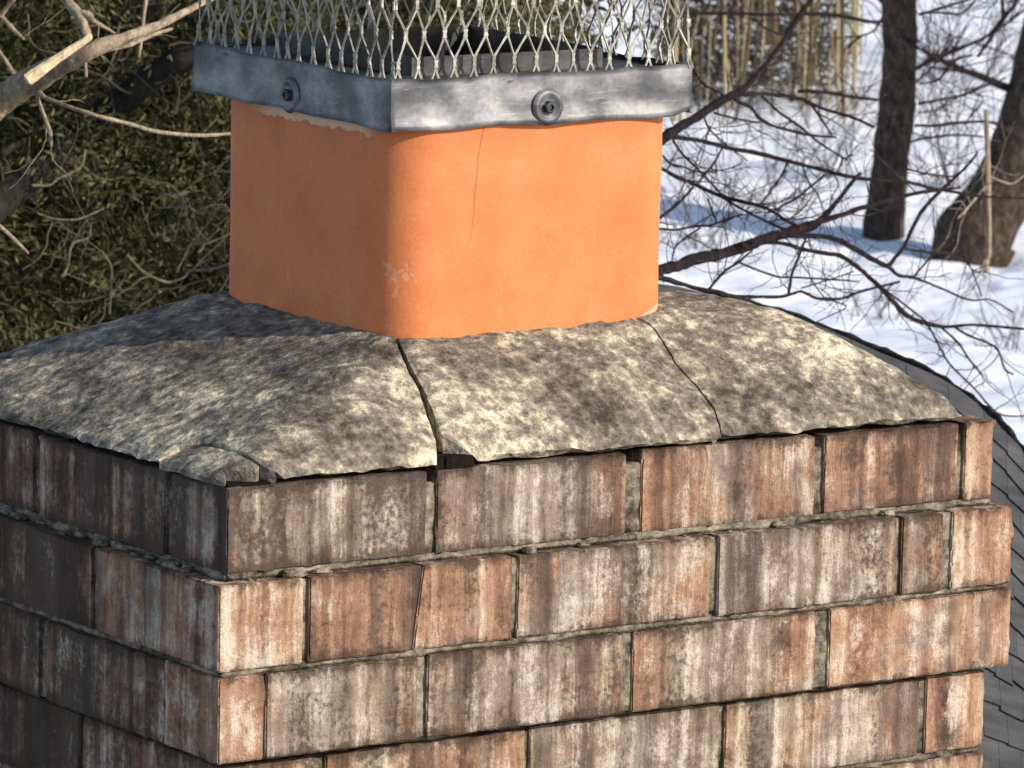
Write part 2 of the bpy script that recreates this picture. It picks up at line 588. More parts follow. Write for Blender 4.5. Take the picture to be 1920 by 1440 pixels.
BRICK, MORTAR, CONC, CLAY = mat_brick(), mat_mortar(), mat_concrete(), mat_clay()
METAL, WIRE, SNOW, SHING = mat_metal('dull galvanised sheet', .72), mat_wire(), mat_snow(), mat_shingle()
METALD = mat_metal('dark inner sheet', .32)  # darker sheet for base plate, collar and screws
BARK = mat_bark('grey brown bark', (.014, .010, .008), (.050, .038, .029), (.125, .10, .078), 2.6, 3.5)
BARKD = mat_bark('dark twig bark', (.008, .0055, .006), (.016, .011, .012), (.040, .028, .028), 6)
BARKT = mat_bark('fine twig bark', (.022, .016, .018), (.045, .034, .037), (.09, .070, .072), 6)
BARKP = mat_bark('pale dry bark', (.13, .098, .070), (.27, .215, .155), (.46, .39, .29), 6)
BARKM = mat_bark('dull dry bark', (.055, .044, .032), (.105, .088, .064), (.18, .155, .115), 6)
WOODP = mat_bark('bare split wood', (.40, .30, .18), (.62, .50, .33), (.78, .70, .52), 8)
REED2 = mat_bark('grey brown stems', (.045, .033, .020), (.115, .088, .052), (.20, .16, .10), 2)
TWIG2 = mat_tint('brown brush', [(.0, (.036, .027, .017)), (.4, (.080, .064, .036)), (.8, (.16, .130, .070)), (1.0, (.25, .21, .12))])
REED = mat_bark('straw coloured stems', (.17, .130, .072), (.36, .290, .165), (.52, .44, .27), 2)
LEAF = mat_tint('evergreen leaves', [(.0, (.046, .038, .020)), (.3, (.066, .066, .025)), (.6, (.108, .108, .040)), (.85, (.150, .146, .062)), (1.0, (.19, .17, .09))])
TWIG = mat_tint('lichen grey twigs', [(.0, (.032, .026, .016)), (.4, (.066, .057, .035)), (.8, (.110, .098, .062)), (1.0, (.18, .16, .11))])
BUD = mat_tint('red buds', [(.0, (.14, .040, .034)), (1.0, (.30, .10, .08))])

# ------------------------------------------------------------------ ground
GZ = -4.5
fh = np.array([FWD[0], FWD[1], 0])
fh /= np.linalg.norm(fh)
rh = np.array([fh[1], -fh[0], 0])


def axis(core, far):
    return np.array(sorted(set(np.round(np.concatenate([core, far]), 3))))


la = axis(np.arange(-1.0, 9.0, .07), np.array([-1500, -600, -250, -100, -50, -25, -12, -7, -4, -2.5, -1.6, 9.8, 12, 16, 24, 40, 80, 200, 600, 1500]))
de = axis(np.concatenate([np.arange(27, 50, .09), np.arange(50, 90, .2)]), np.array([-400, -100, -30, -8, 0, 6, 12, 18, 22, 25, 93, 100, 115, 140, 200, 400, 900, 2500]))
LA, DE = np.meshgrid(la, de)
G = CAM[None, None, :] + LA[..., None] * rh + DE[..., None] * fh
G[..., 2] = GZ
G2 = G.copy()
G2[..., 2] = 0


def ground_z(P):
    P = np.asarray(P, float).copy()
    P[..., 2] = 0
    d = (P - CAM) @ fh
    w = np.clip(1 - np.abs(d - 55) / 45, 0, 1)
    base = GZ + .22 * vnoise(P * .16) * np.clip(w * 3, 0, 1)
    base = base + .035 * np.clip(d - 40, 0, 60) ** 1.0
    lump = .034 * fbm(P + 3.1, 1.9, 3, .65) * np.clip(w * 4, 0, 1)
    pit = np.clip(fbm(P + 9.7, 2.7, 2) - .45, 0, 1) * -.09 * np.clip(w * 4, 0, 1)
    return base + lump + pit


G[..., 2] = ground_z(G)
nd, nl = LA.shape
ii = np.arange(nd * nl).reshape(nd, nl)
Fq = np.stack([ii[:-1, :-1], ii[:-1, 1:], ii[1:, 1:], ii[1:, :-1]], -1).reshape(-1, 4)
ground = mesh('ground', G.reshape(-1, 3), Fq, SNOW, smooth=True, loc=np.array([0, 0, GZ]))
ground['kind'] = 'structure'
ground['label'] = 'lumpy snow covered ground below the trees'


def on_ground(u, v):
    lo, hi = 20.0, 120.0
    for _ in range(50):
        mid = (lo + hi) / 2
        p = at(u, v, mid)
        if p[2] > float(ground_z(p[None, :])[0]):
            lo = mid
        else:
            hi = mid
    return at(u, v, lo), lo


# ------------------------------------------------------------------ chimney: bricks
H, PT = .0719, .0782
RA, RD = .0158, .0142
LX, LY = .8563, .629
chim = thing('brick_chimney', 'weathered red brick chimney with cracked concrete crown and orange clay flue', 'chimney', (.428, .315, -1.1))
mort = Bag()
brick_no = 0


def brick(lo, hi, fine=True, shear=None, white=None, soot=None, red=None):  # soot also carries part of the left wall's painted shade
    global brick_no
    brick_no += 1
    sd = brick_no * 3.71
    j = lambda: random.uniform(-.0012, .0012)
    lo = np.array(lo) + [j(), j(), j() * .5]
    hi = np.array(hi) + [j(), j(), j() * .5]
    if fine:
        V, F = box_grid(lo, hi, .0075, .0013, .0013, sd, 110, 2.0)
    else:
        V, F = box_grid(lo, hi, .3, .003, .001, sd, 40, 1.0)
    if shear:
        for which, k in shear:
            e = (V[:, 0] - lo[0]) / (hi[0] - lo[0])
            w = (e > .9) if which else (e < .1)
            V[:, 0] += w * k * (V[:, 2] - (lo[2] + hi[2]) / 2)
    c = (lo + hi) / 2
    o = mesh('brick', V, F, BRICK, chim, smooth=fine, loc=c, sharp=28)
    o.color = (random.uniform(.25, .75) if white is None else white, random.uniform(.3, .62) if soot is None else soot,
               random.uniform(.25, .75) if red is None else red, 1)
    return o


W = .091
# front face runs (x ranges), left wall runs (y ranges) for every course from the top
FR = {'A': [(RA, .215), (.226, .425), (.442, .635), (.644, .801), (.808, LX - RA)],
      'B': [(0, .082), (.088, .1955, 'c1'), (.1972, .294, 'c2'), (.300, .509), (.515, .718), (.725, .773), (.783, LX)],
      'C': [(0, .0445), (.0455, .197), (.209, .413), (.424, .628), (.643, LX)],
      'D': [(RD, .105), (.115, .321), (.326, .532), (.540, .762), (.772, LX - RD)],
      'E': [(RD, .212), (.222, .424), (.434, .636), (.646, LX - RD)],
      'F': [(RD, .100), (.110, .312), (.322, .524), (.534, .736), (.746, LX - RD)]}
LF = {'A': [(RA + W + .010, .332), (.345, .545)], 'B': [(.212, .412), (.422, .622)], 'C': [(.087, .290), (.302, .505)],
      'D': [(.254, .455)], 'E': [(.117, .318), (.328, .530)], 'F': [(.225, .426)]}
TONE = {'A': [(.55, .56, .35), (.66, .45, .30), (.52, .48, .70), (.45, .50, .72), (.30, .40, .95)],
        'B': [(.62, .30, .85), (.35, .50, .90), (.42, .42, .85), (.68, .40, .60), (.66, .36, .35), (.50, .50, .55), (.60, .28, .95)],
        'C': [(.62, .25, .75), (.55, .48, .30), (.60, .44, .45), (.55, .40, .55), (.50, .32, .80)],
        'D': [(.5, .5, .6), (.55, .48, .70), (.68, .40, .35), (.70, .34, .60), (.66, .24, .85)],
        'E': [(.5, .5, .5), (.5, .4, .5), (.62, .35, .6), (.66, .28, .7)],
        'F': [(.5, .5, .5)] * 5}
courses = ['A', 'B', 'C', 'D'] + ['E', 'F'] * 4
for ci, kd in enumerate(courses):
    zt = -(ci - 1) * PT
    zb = zt - H
    rec = RA if kd == 'A' else (0 if kd in 'BC' else RD)
    vis = ci <= 4
    head = kd in ('B', 'D', 'F')                # the corner brick shows its header on the front
    x_in, x_out = rec, LX - rec
    y_in, y_out = rec, LY - rec
    for bi, run in enumerate(FR[kd]):
        x0, x1 = run[0], run[1]
        sh = None
        if len(run) > 2:
            sh = [(1, .13)] if run[2] == 'c1' else [(0, .13)]
        tw, ts, tr = TONE[kd][bi]
        yd = W
        if bi == 0 and head:
            yd = .202 if kd == 'B' else .235
        if bi == len(FR[kd]) - 1 and x1 - x0 < .1:
            yd = .2
        brick((x0, y_in, zb), (x1, y_in + yd, zt), vis, sh, tw, ts + .07, tr)
    for (y0, y1) in LF[kd]:
        brick((x_in, y0, zb), (x_in + W, y1, zt), vis, None, random.uniform(.35, .6), random.uniform(.66, .84), random.uniform(.5, .85))  # left wall's soot raised further to paint in part of its shade
    # right side and back, plain bricks
    yr = [(.212, .412), (.422, y_out)] if (FR[kd][-1][1] - FR[kd][-1][0] < .1) else [(.101, .302), (.312, .512), (.522, y_out)]
    for (y0, y1) in yr:
        brick((x_out - W, y0, zb), (x_out, y1, zt), False)
    xb0 = x_in + (0 if LF[kd][-1][1] < .53 else W + .01)
    yl = LF[kd][-1][1] + .01
    if yl < y_out - .03:
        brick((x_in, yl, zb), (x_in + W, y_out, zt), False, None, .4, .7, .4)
        xb0 = x_in + W + .01
    xs = list(np.linspace(xb0, x_out - W - .01, 4))
    for k in range(3):
        brick((xs[k], y_out - W, zb), (xs[k + 1] - .01, y_out, zt), False)
    # mortar: the filling between the bricks of the course and the bed under it
    m = .0034
    top = .068 if kd == 'A' else zt - .002
    V, F = box_grid((x_in + m, y_in + m, zb + .001), (x_out - m, y_out - m, top), .011 if vis else .2, .001, .0022 if vis else 0, ci * 7.7, 70)
    mort.add(V, F)
    nrec = RA if ci + 1 >= len(courses) else (0 if courses[ci + 1] in 'BC' else RD)
    r2 = max(rec, nrec) + (-.0006 if kd == 'A' else (.0045 if kd in 'C' else .0030))
    V, F = box_grid((r2, r2, zb - (PT - H) - .0005), (LX - r2, LY - r2, zb + .0005), .008 if vis else .2, .0015, .0026 if vis else 0, ci * 5.1 + 2, 60)
    mort.add(V, F)
# crumbs of mortar lying along the ledge of the top projecting course
for k in range(16):
    x = random.uniform(.02, .84)
    s = .0015 + .006 * random.random() ** 3
    y = RA - random.uniform(.001, .007)
    V, F = box_grid((x - s * 1.4, y - s * .8, -.0005), (x + s * 1.4, y + s, s * random.uniform(.5, 1.1)), s * 2, s * .3, s * .35, k * 1.3, 300)
    mort.add(V, F)
for k in range(26):
    yv = random.uniform(.02, .5)
    s = random.uniform(.002, .006)
    x = RA - random.uniform(.001, .008)
    V, F = box_grid((x - s, yv - s * 1.4, -.0005), (x + s * .8, yv + s * 1.4, s * random.uniform(.6, 1.2)), s * 2, s * .3, s * .35, k * 1.7, 300)
    mort.add(V, F)
mo = mort.build('mortar', MORTAR, chim, smooth=True)
mo['label'] = 'grimy grey mortar between the chimney bricks'

# ------------------------------------------------------------------ chimney: cracked concrete crown
X0, X1, Y0, Y1 = .017, .806, .017, .612
FX0, FX1, FY0, FY1 = .281, .575, .168, .462


def smin(a, b, k):
    h = np.clip(.5 + .5 * (b - a) / k, 0, 1)
    return b * (1 - h) + a * h - k * h * (1 - h)


def cz(x, y):
    aL = np.clip((x - X0) / (FX0 - X0), 0, 1) ** .86
    aR = np.clip((X1 - x) / (X1 - FX1), 0, 1) ** .5
    r = np.clip((x - .3) / .3, 0, 1)
    bF = np.clip((y - Y0) / (FY0 - Y0), 0, 1) ** .74
    bB = np.clip((Y1 - y) / (Y1 - FY1), 0, 1) ** (.85 - .45 * r)
    t = np.clip(smin(np.minimum(aL, aR), np.minimum(bF, bB), .26 - .14 * r), 0, 1)
    w = np.clip((x - .45) / .15, 0, 1) * np.clip((y - .12) / .12, 0, 1)
    return (.0852 + t * (.0950 + .020 * (y - .315) + .010 * w) + .019 * np.exp(-((x - .715) / .05) ** 2 - ((y - .17) / .1) ** 2)
            + .008 * np.exp(-((x - .66) / .05) ** 2 - ((y - .25) / .1) ** 2))


crown = bpy.data.objects.new('crown', None)
crown['label'] = 'domed grey concrete crown broken into slabs'
crown.empty_display_size = .05
crown.location = (.4, .3, .09)
link(crown, chim)


def inside(poly, pts):
    x, y = pts[:, 0], pts[:, 1]
    r = np.zeros(len(pts), bool)
    n = len(poly)
    for i in range(n):
        a, b = poly[i], poly[(i + 1) % n]
        c = ((a[1] > y) != (b[1] > y)) & (x < (b[0] - a[0]) * (y - a[1]) / (b[1] - a[1] + 1e-15) + a[0])
        r ^= c
    return r


def seg_dist(poly, pts):
    d = np.full(len(pts), 9.0)
    n = len(poly)
    for i in range(n):
        a, b = poly[i], poly[(i + 1) % n]
        ab = b - a
        t = np.clip(((pts - a) @ ab) / (ab @ ab + 1e-15), 0, 1)
        d = np.minimum(d, np.linalg.norm(pts - (a + t[:, None] * ab), axis=1))
    return d


def slab(name, poly, dz=0.0, tilt=(0, 0), gap=.005, amp=1.0, step=.0065, undercut=True):
    poly = np.array(poly, float)
    cen = poly.mean(0)
    out = []
    n = len(poly)
    for i in range(n):
        a, b = poly[i], poly[(i + 1) % n]
        k = max(1, int(np.linalg.norm(b - a) / .005))
        for j in range(k):
            out.append(a + (b - a) * j / k)
    P = np.array(out)
    P3 = np.column_stack([P, np.zeros(len(P))])
    P = P + .0010 * amp * np.column_stack([fbm(P3 + 3, 55, 3), fbm(P3 + 31, 55, 3)])
    gx, gy = np.meshgrid(np.arange(P[:, 0].min(), P[:, 0].max(), step), np.arange(P[:, 1].min(), P[:, 1].max(), step))
    Q = np.column_stack([gx.ravel(), gy.ravel()]) + rng.uniform(-.0015, .0015, (gx.size, 2))
    Q = Q[inside(P, Q)]
    Q = Q[seg_dist(P, Q) > step * .45]
    nb = len(P)
    pts = [Vector(p) for p in np.vstack([P, Q])]
    vo, eo, fo, ov, oe, of = delaunay_2d_cdt(pts, [], [list(range(nb))], 1, 1e-7)
    XY = np.array([tuple(v) for v in vo])
    D = seg_dist(P, XY)
    P3 = np.column_stack([XY, np.zeros(len(XY))])
    Z = cz(XY[:, 0], XY[:, 1]) + amp * (.0017 * fbm(P3, 24, 2) + .0015 * fbm(P3 + 5, 85, 3)) - .0012 * np.exp(-D / .003)
    Z = Z + dz + tilt[0] * (XY[:, 0] - XY[:, 0].mean()) + tilt[1] * (XY[:, 1] - XY[:, 1].mean())
    V = [(*p, z) for p, z in zip(XY, Z)]
    F = [tuple(f) for f in fo]
    # boundary edges -> side walls
    cnt = {}
    for f in F:
        for i in range(len(f)):
            e = (f[i], f[(i + 1) % len(f)])
            cnt[e] = 1
    low = {}
    for (a, b) in list(cnt):
        if (b, a) not in cnt:
            for q in (a, b):
                if q not in low:
                    low[q] = len(V)
                    x, y = V[q][0], V[q][1]
                    g = gap + .0016 * float(fbm(np.array([[x, y, 1.7]]), 60, 2)[0])
                    outer = min(x - X0, X1 - x, y - Y0, Y1 - y) < .006
                    k_ = .007 / (math.hypot(x - cen[0], y - cen[1]) + 1e-9) if undercut else 0
                    if undercut and not outer:
                        g = -.03
                    V.append((x - (x - cen[0]) * k_, y - (y - cen[1]) * k_, min(V[q][2] - .0015, .0781 + (g if g < -.02 else max(.0006, g)))))
            F.append((b, a, low[a], low[b]))
    o = mesh(name, np.array(V), F, CONC, crown, smooth=False)
    return o


CC = (.428, .315)
mainL = [(.224, Y0), (.234, .033), (.242, .060), (.252, .088), (.260, .118), (.270, .147), (.289, .188)]
mainR = [(.2925, .187), (.2745, .147), (.2645, .115), (.2570, .084), (.2485, .056), (.243, .036), (.252, .028), (.268, Y0)]
hair = [(.541, .149), (.541, .127), (.535, .101), (.538, .066), (.537, .036), (.528, Y0)]
chipc = [(X0, .132), (.024, .135), (.041, .136), (.054, .116), (.057, .082), (.055, .046), (.060, .026), (.071, Y0)]
s1 = slab('crown_slab', mainL + [CC, (.45, Y1), (X0, Y1)] + chipc, 0, (0, 0), .0036)
s2 = slab('crown_slab', mainR + [(.30, Y0 + .002), (.40, Y0)] + hair[::-1] + [CC], -.0006, (0, 0), .0032)
s3 = slab('crown_slab', [(hair[-1][0] + .0007, Y0 + .001), (.66, Y0 - .001), (X1 - .002, Y0), (X1, Y0 + .006), (X1, Y1), (.45, Y1), CC] + [(p[0] + .0006, p[1]) for p in hair[:-1]], .0012, (0, 0), .0048)
s4 = slab('crown_slab', [(X0 - .001, .128), (.037, .130), (.050, .112), (.0535, .081), (.0515, .050), (.055, .032), (.050, .029), (.038, .037), (.029, .046), (.024, .034), (X0 - .001, .022)], -.0008, (0, 0), .0005, .7, .005, False)
s5 = slab('crown_slab', [(X0, .019), (.021, .0165), (.034, .017), (.030, .024), (.022, .030)], -.006, (0, 0), .0003, .5, .004, False)
# near-black fillers painting in the shade of the crack, corner holes and flue foot
GAP_SHADE = mat_bark('painted gap shade', (.006, .005, .005), (.012, .010, .009), (.022, .018, .016), 30)
db = Bag()
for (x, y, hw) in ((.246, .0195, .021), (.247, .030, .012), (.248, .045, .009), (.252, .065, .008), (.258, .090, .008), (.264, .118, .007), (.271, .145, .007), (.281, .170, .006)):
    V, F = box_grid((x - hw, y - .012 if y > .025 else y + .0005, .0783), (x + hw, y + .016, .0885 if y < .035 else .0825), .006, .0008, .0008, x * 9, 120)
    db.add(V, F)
db.build('gap_shade', GAP_SHADE, chim)
mesh('gap_shade', *box_grid((.570, .160, .160), (.592, .180, .1760), .005, .003, .0022, 6.1, 110), GAP_SHADE, chim)
mesh('gap_shade', *box_grid((.0195, .0205, .0783), (.062, .050, .0800), .006, .0008, .0006, 3.3, 120), GAP_SHADE, chim)
mesh('gap_shade', *box_grid((.020, .105, .0783), (.052, .132, .0812), .006, .0008, .0006, 4.3, 120), GAP_SHADE, chim)
for s, l in ((s1, 'largest crown slab with pale lichen on the left'), (s2, 'middle crown slab under the lit flue face'),
             (s3, 'yellowish crown slab rising at the right end'), (s4, 'loose chip at the near corner of the crown')):
    s['label'] = l

# ------------------------------------------------------------------ chimney: clay flue liner
def rounded(cx, cy, sx, sy, r, k=9):
    pts = []
    for (ax, ay, a0) in ((1, -1, -90), (1, 1, 0), (-1, 1, 90), (-1, -1, 180)):
        for j in range(k + 1):
            a = math.radians(a0 + 90 * j / k)
            pts.append((cx + ax * (sx / 2 - r) + r * math.cos(a), cy + ay * (sy / 2 - r) + r * math.sin(a)))
    # subdivide straight runs
    out = []
    n = len(pts)
    for i in range(n):
        a, b = np.array(pts[i]), np.array(pts[(i + 1) % n])
        m = max(1, int(np.linalg.norm(b - a) / .02))
        for j in range(m):
            out.append(a + (b - a) * j / m)
    return np.array(out)


op = rounded(.427, .3155, .311, .311, .047)
ip = rounded(.428, .315, .254, .254, .026)
ip2 = []
V, F = [], []
zs = np.linspace(.085, .378, 22)
n = len(op)
for z in zs:
    P3 = np.column_stack([op, np.full(n, z)])
    d = op - np.array([.428, .315])
    d /= np.linalg.norm(d, axis=1)[:, None]
    k = .0011 * fbm(P3, 9, 2) + .0004 * fbm(P3, 45, 2)
    V += [(*(p + d_ * k_), z) for p, d_, k_ in zip(op, d, k)]
for i in range(len(zs) - 1):
    for j in range(n):
        F.append((i * n + j, i * n + (j + 1) % n, (i + 1) * n + (j + 1) % n, (i + 1) * n + j))
base = len(V)
sc = .27 / .311
for z in (.378, .085):
    V += [(.428 + (p[0] - .428) * sc, .315 + (p[1] - .315) * sc, z) for p in op]
t0 = (len(zs) - 1) * n
for j in range(n):
    j2 = (j + 1) % n
    F.append((t0 + j, t0 + j2, base + j2, base + j))
    F.append((base + j, base + j2, base + n + j2, base + n + j))
fl = mesh('flue_liner', np.array(V), F, CLAY, chim, smooth=True)
fl['label'] = 'square orange terracotta flue liner with rounded corners'

# ------------------------------------------------------------------ chimney cap
cap = thing('chimney_cap', 'grey sheet metal chimney cap with expanded wire mesh, sitting on the clay flue', 'chimney cap', (.4265, .3255, .378))
KX0, KX1, KY0, KY1 = .2650, .5885, .1560, .4950


def tilt(V):
    V = np.array(V, float)
    V[:, 2] += .0125 * (V[:, 0] - .266) + .0245 * (V[:, 1] - .156)
    return V


def sheet(p0, p1, z0, z1, nrm, name, mat, thick=.0016, amp=.0022, seed=0.0, notch=None):
    """an upright dented metal strip from p0 to p1"""
    p0, p1 = np.array(p0), np.array(p1)
    L = np.linalg.norm(p1 - p0)
    nu, nv = int(L / .005), 10
    V = []
    nr = np.array([*nrm, 0.0])
    for s in (0, 1):
        for j in range(nv + 1):
            for i in range(nu + 1):
                u, w = i / nu, j / nv
                p = p0 + (p1 - p0) * u
                zb = z0 + (notch(u) if notch else 0) + .0007 * math.sin(u * 19 + seed)
                zt = z1 + .0009 * math.sin(u * 13 + seed * 2) + .0005 * math.sin(u * 41)
                z = zb + (zt - zb) * w
                q = np.array([p[0], p[1], z])
                e = min(u, 1 - u) * L
                bulge = amp * float(fbm((q + seed)[None, :], 22, 2)[0]) * min(1, e / .012) + .0022 * math.exp(-((w - 0) / .16) ** 2)
                V.append(q + nr * (bulge - thick * (1 - s)))
    m = (nu + 1) * (nv + 1)
    F = []
    flip = (np.cross(np.array([*(p1 - p0), 0]), [0, 0, 1]) @ nr) < 0
    for s in (0, 1):
        for j in range(nv):
            for i in range(nu):
                a = s * m + j * (nu + 1) + i
                f = (a, a + 1, a + nu + 2, a + nu + 1)
                F.append(f if (s == 1) != flip else f[::-1])
    edge = [j * (nu + 1) for j in range(nv + 1)], [j * (nu + 1) + nu for j in range(nv + 1)], list(range(nu + 1)), [nv * (nu + 1) + i for i in range(nu + 1)]
    for e in edge:
        for a, b in zip(e[:-1], e[1:]):
            F.append((a, b, b + m, a + m))
    return mesh(name, tilt(V), F, mat, cap, smooth=True)


sheet((KX0 - .0022, KY0), (KX1, KY0), .3535, .3990, (0, -1), 'skirt_panel', METAL, seed=1.3, notch=lambda u: .006 * max(0, (u - .94) / .06))
sheet((KX0, KY0 + .0010), (KX0, KY1), .3535, .3980, (-1, 0), 'skirt_panel', METAL, seed=4.1)
sheet((KX1, KY0 + .0020), (KX1, KY1 - .002), .3545, .3980, (1, 0), 'skirt_panel', METAL, seed=6.4)
sheet((KX0 + .002, KY1), (KX1 - .002, KY1), .3545, .3980, (0, 1), 'skirt_panel', METAL, seed=8.2)
# base plate: a flat ring with a raised collar round the opening
bp = Bag()
bx0, bx1, by0, by1 = KX0 + .0022, KX1 - .0022, KY0 + .0022, KY1 - .0022
ox0, ox1, oy0, oy1 = .325, .530, .218, .434


def ring(bag, z0, z1, o, i):
    V = []
    for (r, z) in ((o, z0), (o, z1), (i, z1), (i, z0)):
        V += [(r[0], r[2], z), (r[1], r[2], z), (r[1], r[3], z), (r[0], r[3], z)]
    F = []
    for k in range(4):
        for j in range(4):
            a, b = k * 4 + j, k * 4 + (j + 1) % 4
            c, d = ((k + 1) % 4) * 4 + (j + 1) % 4, ((k + 1) % 4) * 4 + j
            F.append((a, b, c, d))
    bag.add(tilt(V), F)


ring(bp, .3900, .3930, (bx0, bx1, by0, by1), (ox0, ox1, oy0, oy1))
bp.build('base_plate', METALD, cap)
cb = Bag()
ring(cb, .3740, .4100, (ox0 - .0015, ox1 + .0015, oy0 - .0015, oy1 + .0015), (ox0 + .0002, ox1 - .0002, oy0 + .0002, oy1 - .0002))
cb.build('collar', METALD, cap)
# lid, above the frame
lid = Bag()
hx, hy = (KX0 + KX1) / 2, (KY0 + KY1) / 2
ov = .03
Vl = [(KX0 - ov, KY0 - ov, .534), (KX1 + ov, KY0 - ov, .534), (KX1 + ov, KY1 + ov, .534), (KX0 - ov, KY1 + ov, .534), (hx, hy, .565),
      (KX0 - ov, KY0 - ov, .516), (KX1 + ov, KY0 - ov, .516), (KX1 + ov, KY1 + ov, .516), (KX0 - ov, KY1 + ov, .516)]
lid.add(tilt(Vl), [(0, 1, 4), (1, 2, 4), (2, 3, 4), (3, 0, 4), (1, 0, 5, 6), (2, 1, 6, 7), (3, 2, 7, 8), (0, 3, 8, 5)])
lid.build('lid', METAL, cap)


def mesh_panel(p0, p1, nrm, seed):
    rr = random.Random(seed)
    bag = Bag()
    p0, p1 = np.array(p0), np.array(p1)
    L = np.linalg.norm(p1 - p0)
    d = (p1 - p0) / L
    D3, N3, Z3 = np.array([*d, 0]), np.array([*nrm, 0.0]), np.array([0, 0, 1.0])
    cw = L / round(L / .0216)
    hh = .0262
    nc = round(L / cw)
    rows = 5

    def node(i, j):
        s = (i + (.5 if j % 2 else 0)) * cw + .0024 * math.sin(j * 2.1 + i * .9 + seed)
        z = .4105 + hh * j
        off = .0012 * math.sin(i * 1.7 + j * 2.9 + seed)
        return np.array([*(p0 + d * min(max(s, -.002), L + .002)), z]) + N3 * off

    def bar(a, b, w, t, tw):
        T = b - a
        ln = np.linalg.norm(T)
        T = T / ln
        S = np.cross(T, N3)
        S /= np.linalg.norm(S)
        c, s = math.cos(tw), math.sin(tw)
        S2, N2 = S * c + N3 * s, N3 * c - S * s
        V = []
        for p, k in ((a, 1.25), ((a + b) / 2 + N3 * rr.uniform(-.0006, .0006), .85), (b, 1.25)):
            for (x, y) in ((-1, -1), (1, -1), (1, 1), (-1, 1)):
                V.append(p + S2 * x * w / 2 * k + N2 * y * t / 2)
        F = [(3, 2, 1, 0), (8, 9, 10, 11)]
        for q in (0, 4):
            for j in range(4):
                F.append((q + j, q + (j + 1) % 4, q + 4 + (j + 1) % 4, q + 4 + j))
        bag.add(tilt(np.array(V)), F)
    for j in range(rows - 1):
        for i in range(nc + 1):
            a = node(i, j) + Z3 * .003
            for di in ((0, -1) if j % 2 == 0 else (1, 0)):
                k = i + di
                if k < 0 or k > nc:
                    continue
                bar(a, node(k, j + 1) - Z3 * .003, .0019, .0013, (.5 if di == 0 else -.5) + rr.uniform(-.15, .15))
            bar(node(i, j) - Z3 * .0035, node(i, j) + Z3 * .0035, .0036, .0018, rr.uniform(-.2, .2))
    for i in range(nc + 1):
        b = node(i, 0) - Z3 * .003
        for s in (-1, 1):
            bar(b + D3 * s * .0045 - Z3 * (.0125 - rr.uniform(0, .002)), b, .0021, .0015, .3 * s)
    o = bag.build('mesh_panel', WIRE, cap)
    o['kind'] = 'stuff'
    return o


mi = .0042
mesh_panel((KX0 + mi, KY0 + mi), (KX1 - mi, KY0 + mi), (0, -1), 1)
mesh_panel((KX0 + mi, KY0 + mi), (KX0 + mi, KY1 - mi), (-1, 0), 2)
mesh_panel((KX1 - mi, KY0 + mi), (KX1 - mi, KY1 - mi), (1, 0), 3)
mesh_panel((KX0 + mi, KY1 - mi), (KX1 - mi, KY1 - mi), (0, 1), 4)


def screw(c, nrm):
    c = tilt(np.array([c]))[0]
    N3 = np.array([*nrm, 0.0])
    S, Z3 = np.cross(N3, [0, 0, 1]), np.array([0, 0, 1.0])

    def lathe(prof, k, ph=0):
        V, F = [], []
        for (r, h) in prof:
            for j in range(k):
                a = 2 * math.pi * j / k + ph
                V.append(c + S * r * math.cos(a) + Z3 * r * math.sin(a) + N3 * h)
        for i in range(len(prof) - 1):
            for j in range(k):
                F.append((i * k + j, (i * k + (j + 1) % k), (i + 1) * k + (j + 1) % k, (i + 1) * k + j))
        F.append(tuple(range((len(prof) - 1) * k, len(prof) * k)))
        return np.array(V), F
    V, F = lathe([(.0058, -.0010), (.0058, .0030), (.0049, .0040), (.0032, .0040), (.0028, .0022), (.0005, .0022)], 6, .2)
    s = mesh('screw', V, F, METALD, cap)
    V, F = lathe([(.0165, -.0014), (.0148, .0006), (.0130, .0013), (.0112, .0009), (.0092, -.0006), (.0070, -.0008), (.0005, -.0008)], 28)
    w = mesh('washer', V, F, METAL, s, smooth=True)
    return s


screw((.4281, KY0 - .0032, .3682), (0, -1))
screw((KX0 - .0006, .3277, .3670), (-1, 0))

# ------------------------------------------------------------------ roof behind the chimney
roof = thing('house_roof', 'dark grey shingle roof with a rough dark edge behind the chimney', 'roof', at(1600, 900, 6.0))
RE = [(700, 520), (1000, 515), (1235, 524), (1350, 554), (1462, 583), (1520, 604), (1575, 626), (1650, 660),
      (1710, 684), (1762, 707), (1819, 743), (1875, 792), (1925, 850), (2060, 1060)]
RN, RP = np.array([.10, -.20, 1.0]), np.array([1.05, .25, -.36])      # the roof slope's plane


def on_roof(u, v):
    d = at(u, v, 1.0) - CAM
    return CAM + d * (RN @ (RP - CAM)) / (RN @ d)


far = np.array([on_roof(*e) for e in RE])
near = np.array([on_roof(e[0] * .72 + 560, 1600) for e in RE])
RL = np.concatenate([[0], np.cumsum(np.linalg.norm(np.diff(far, axis=0), axis=1))])


def rs(s, t):
    a = np.array([np.interp(s, RL, far[:, k]) for k in range(3)])
    b = np.array([np.interp(s, RL, near[:, k]) for k in range(3)])
    p = a * (1 - t) + b * t
    return p


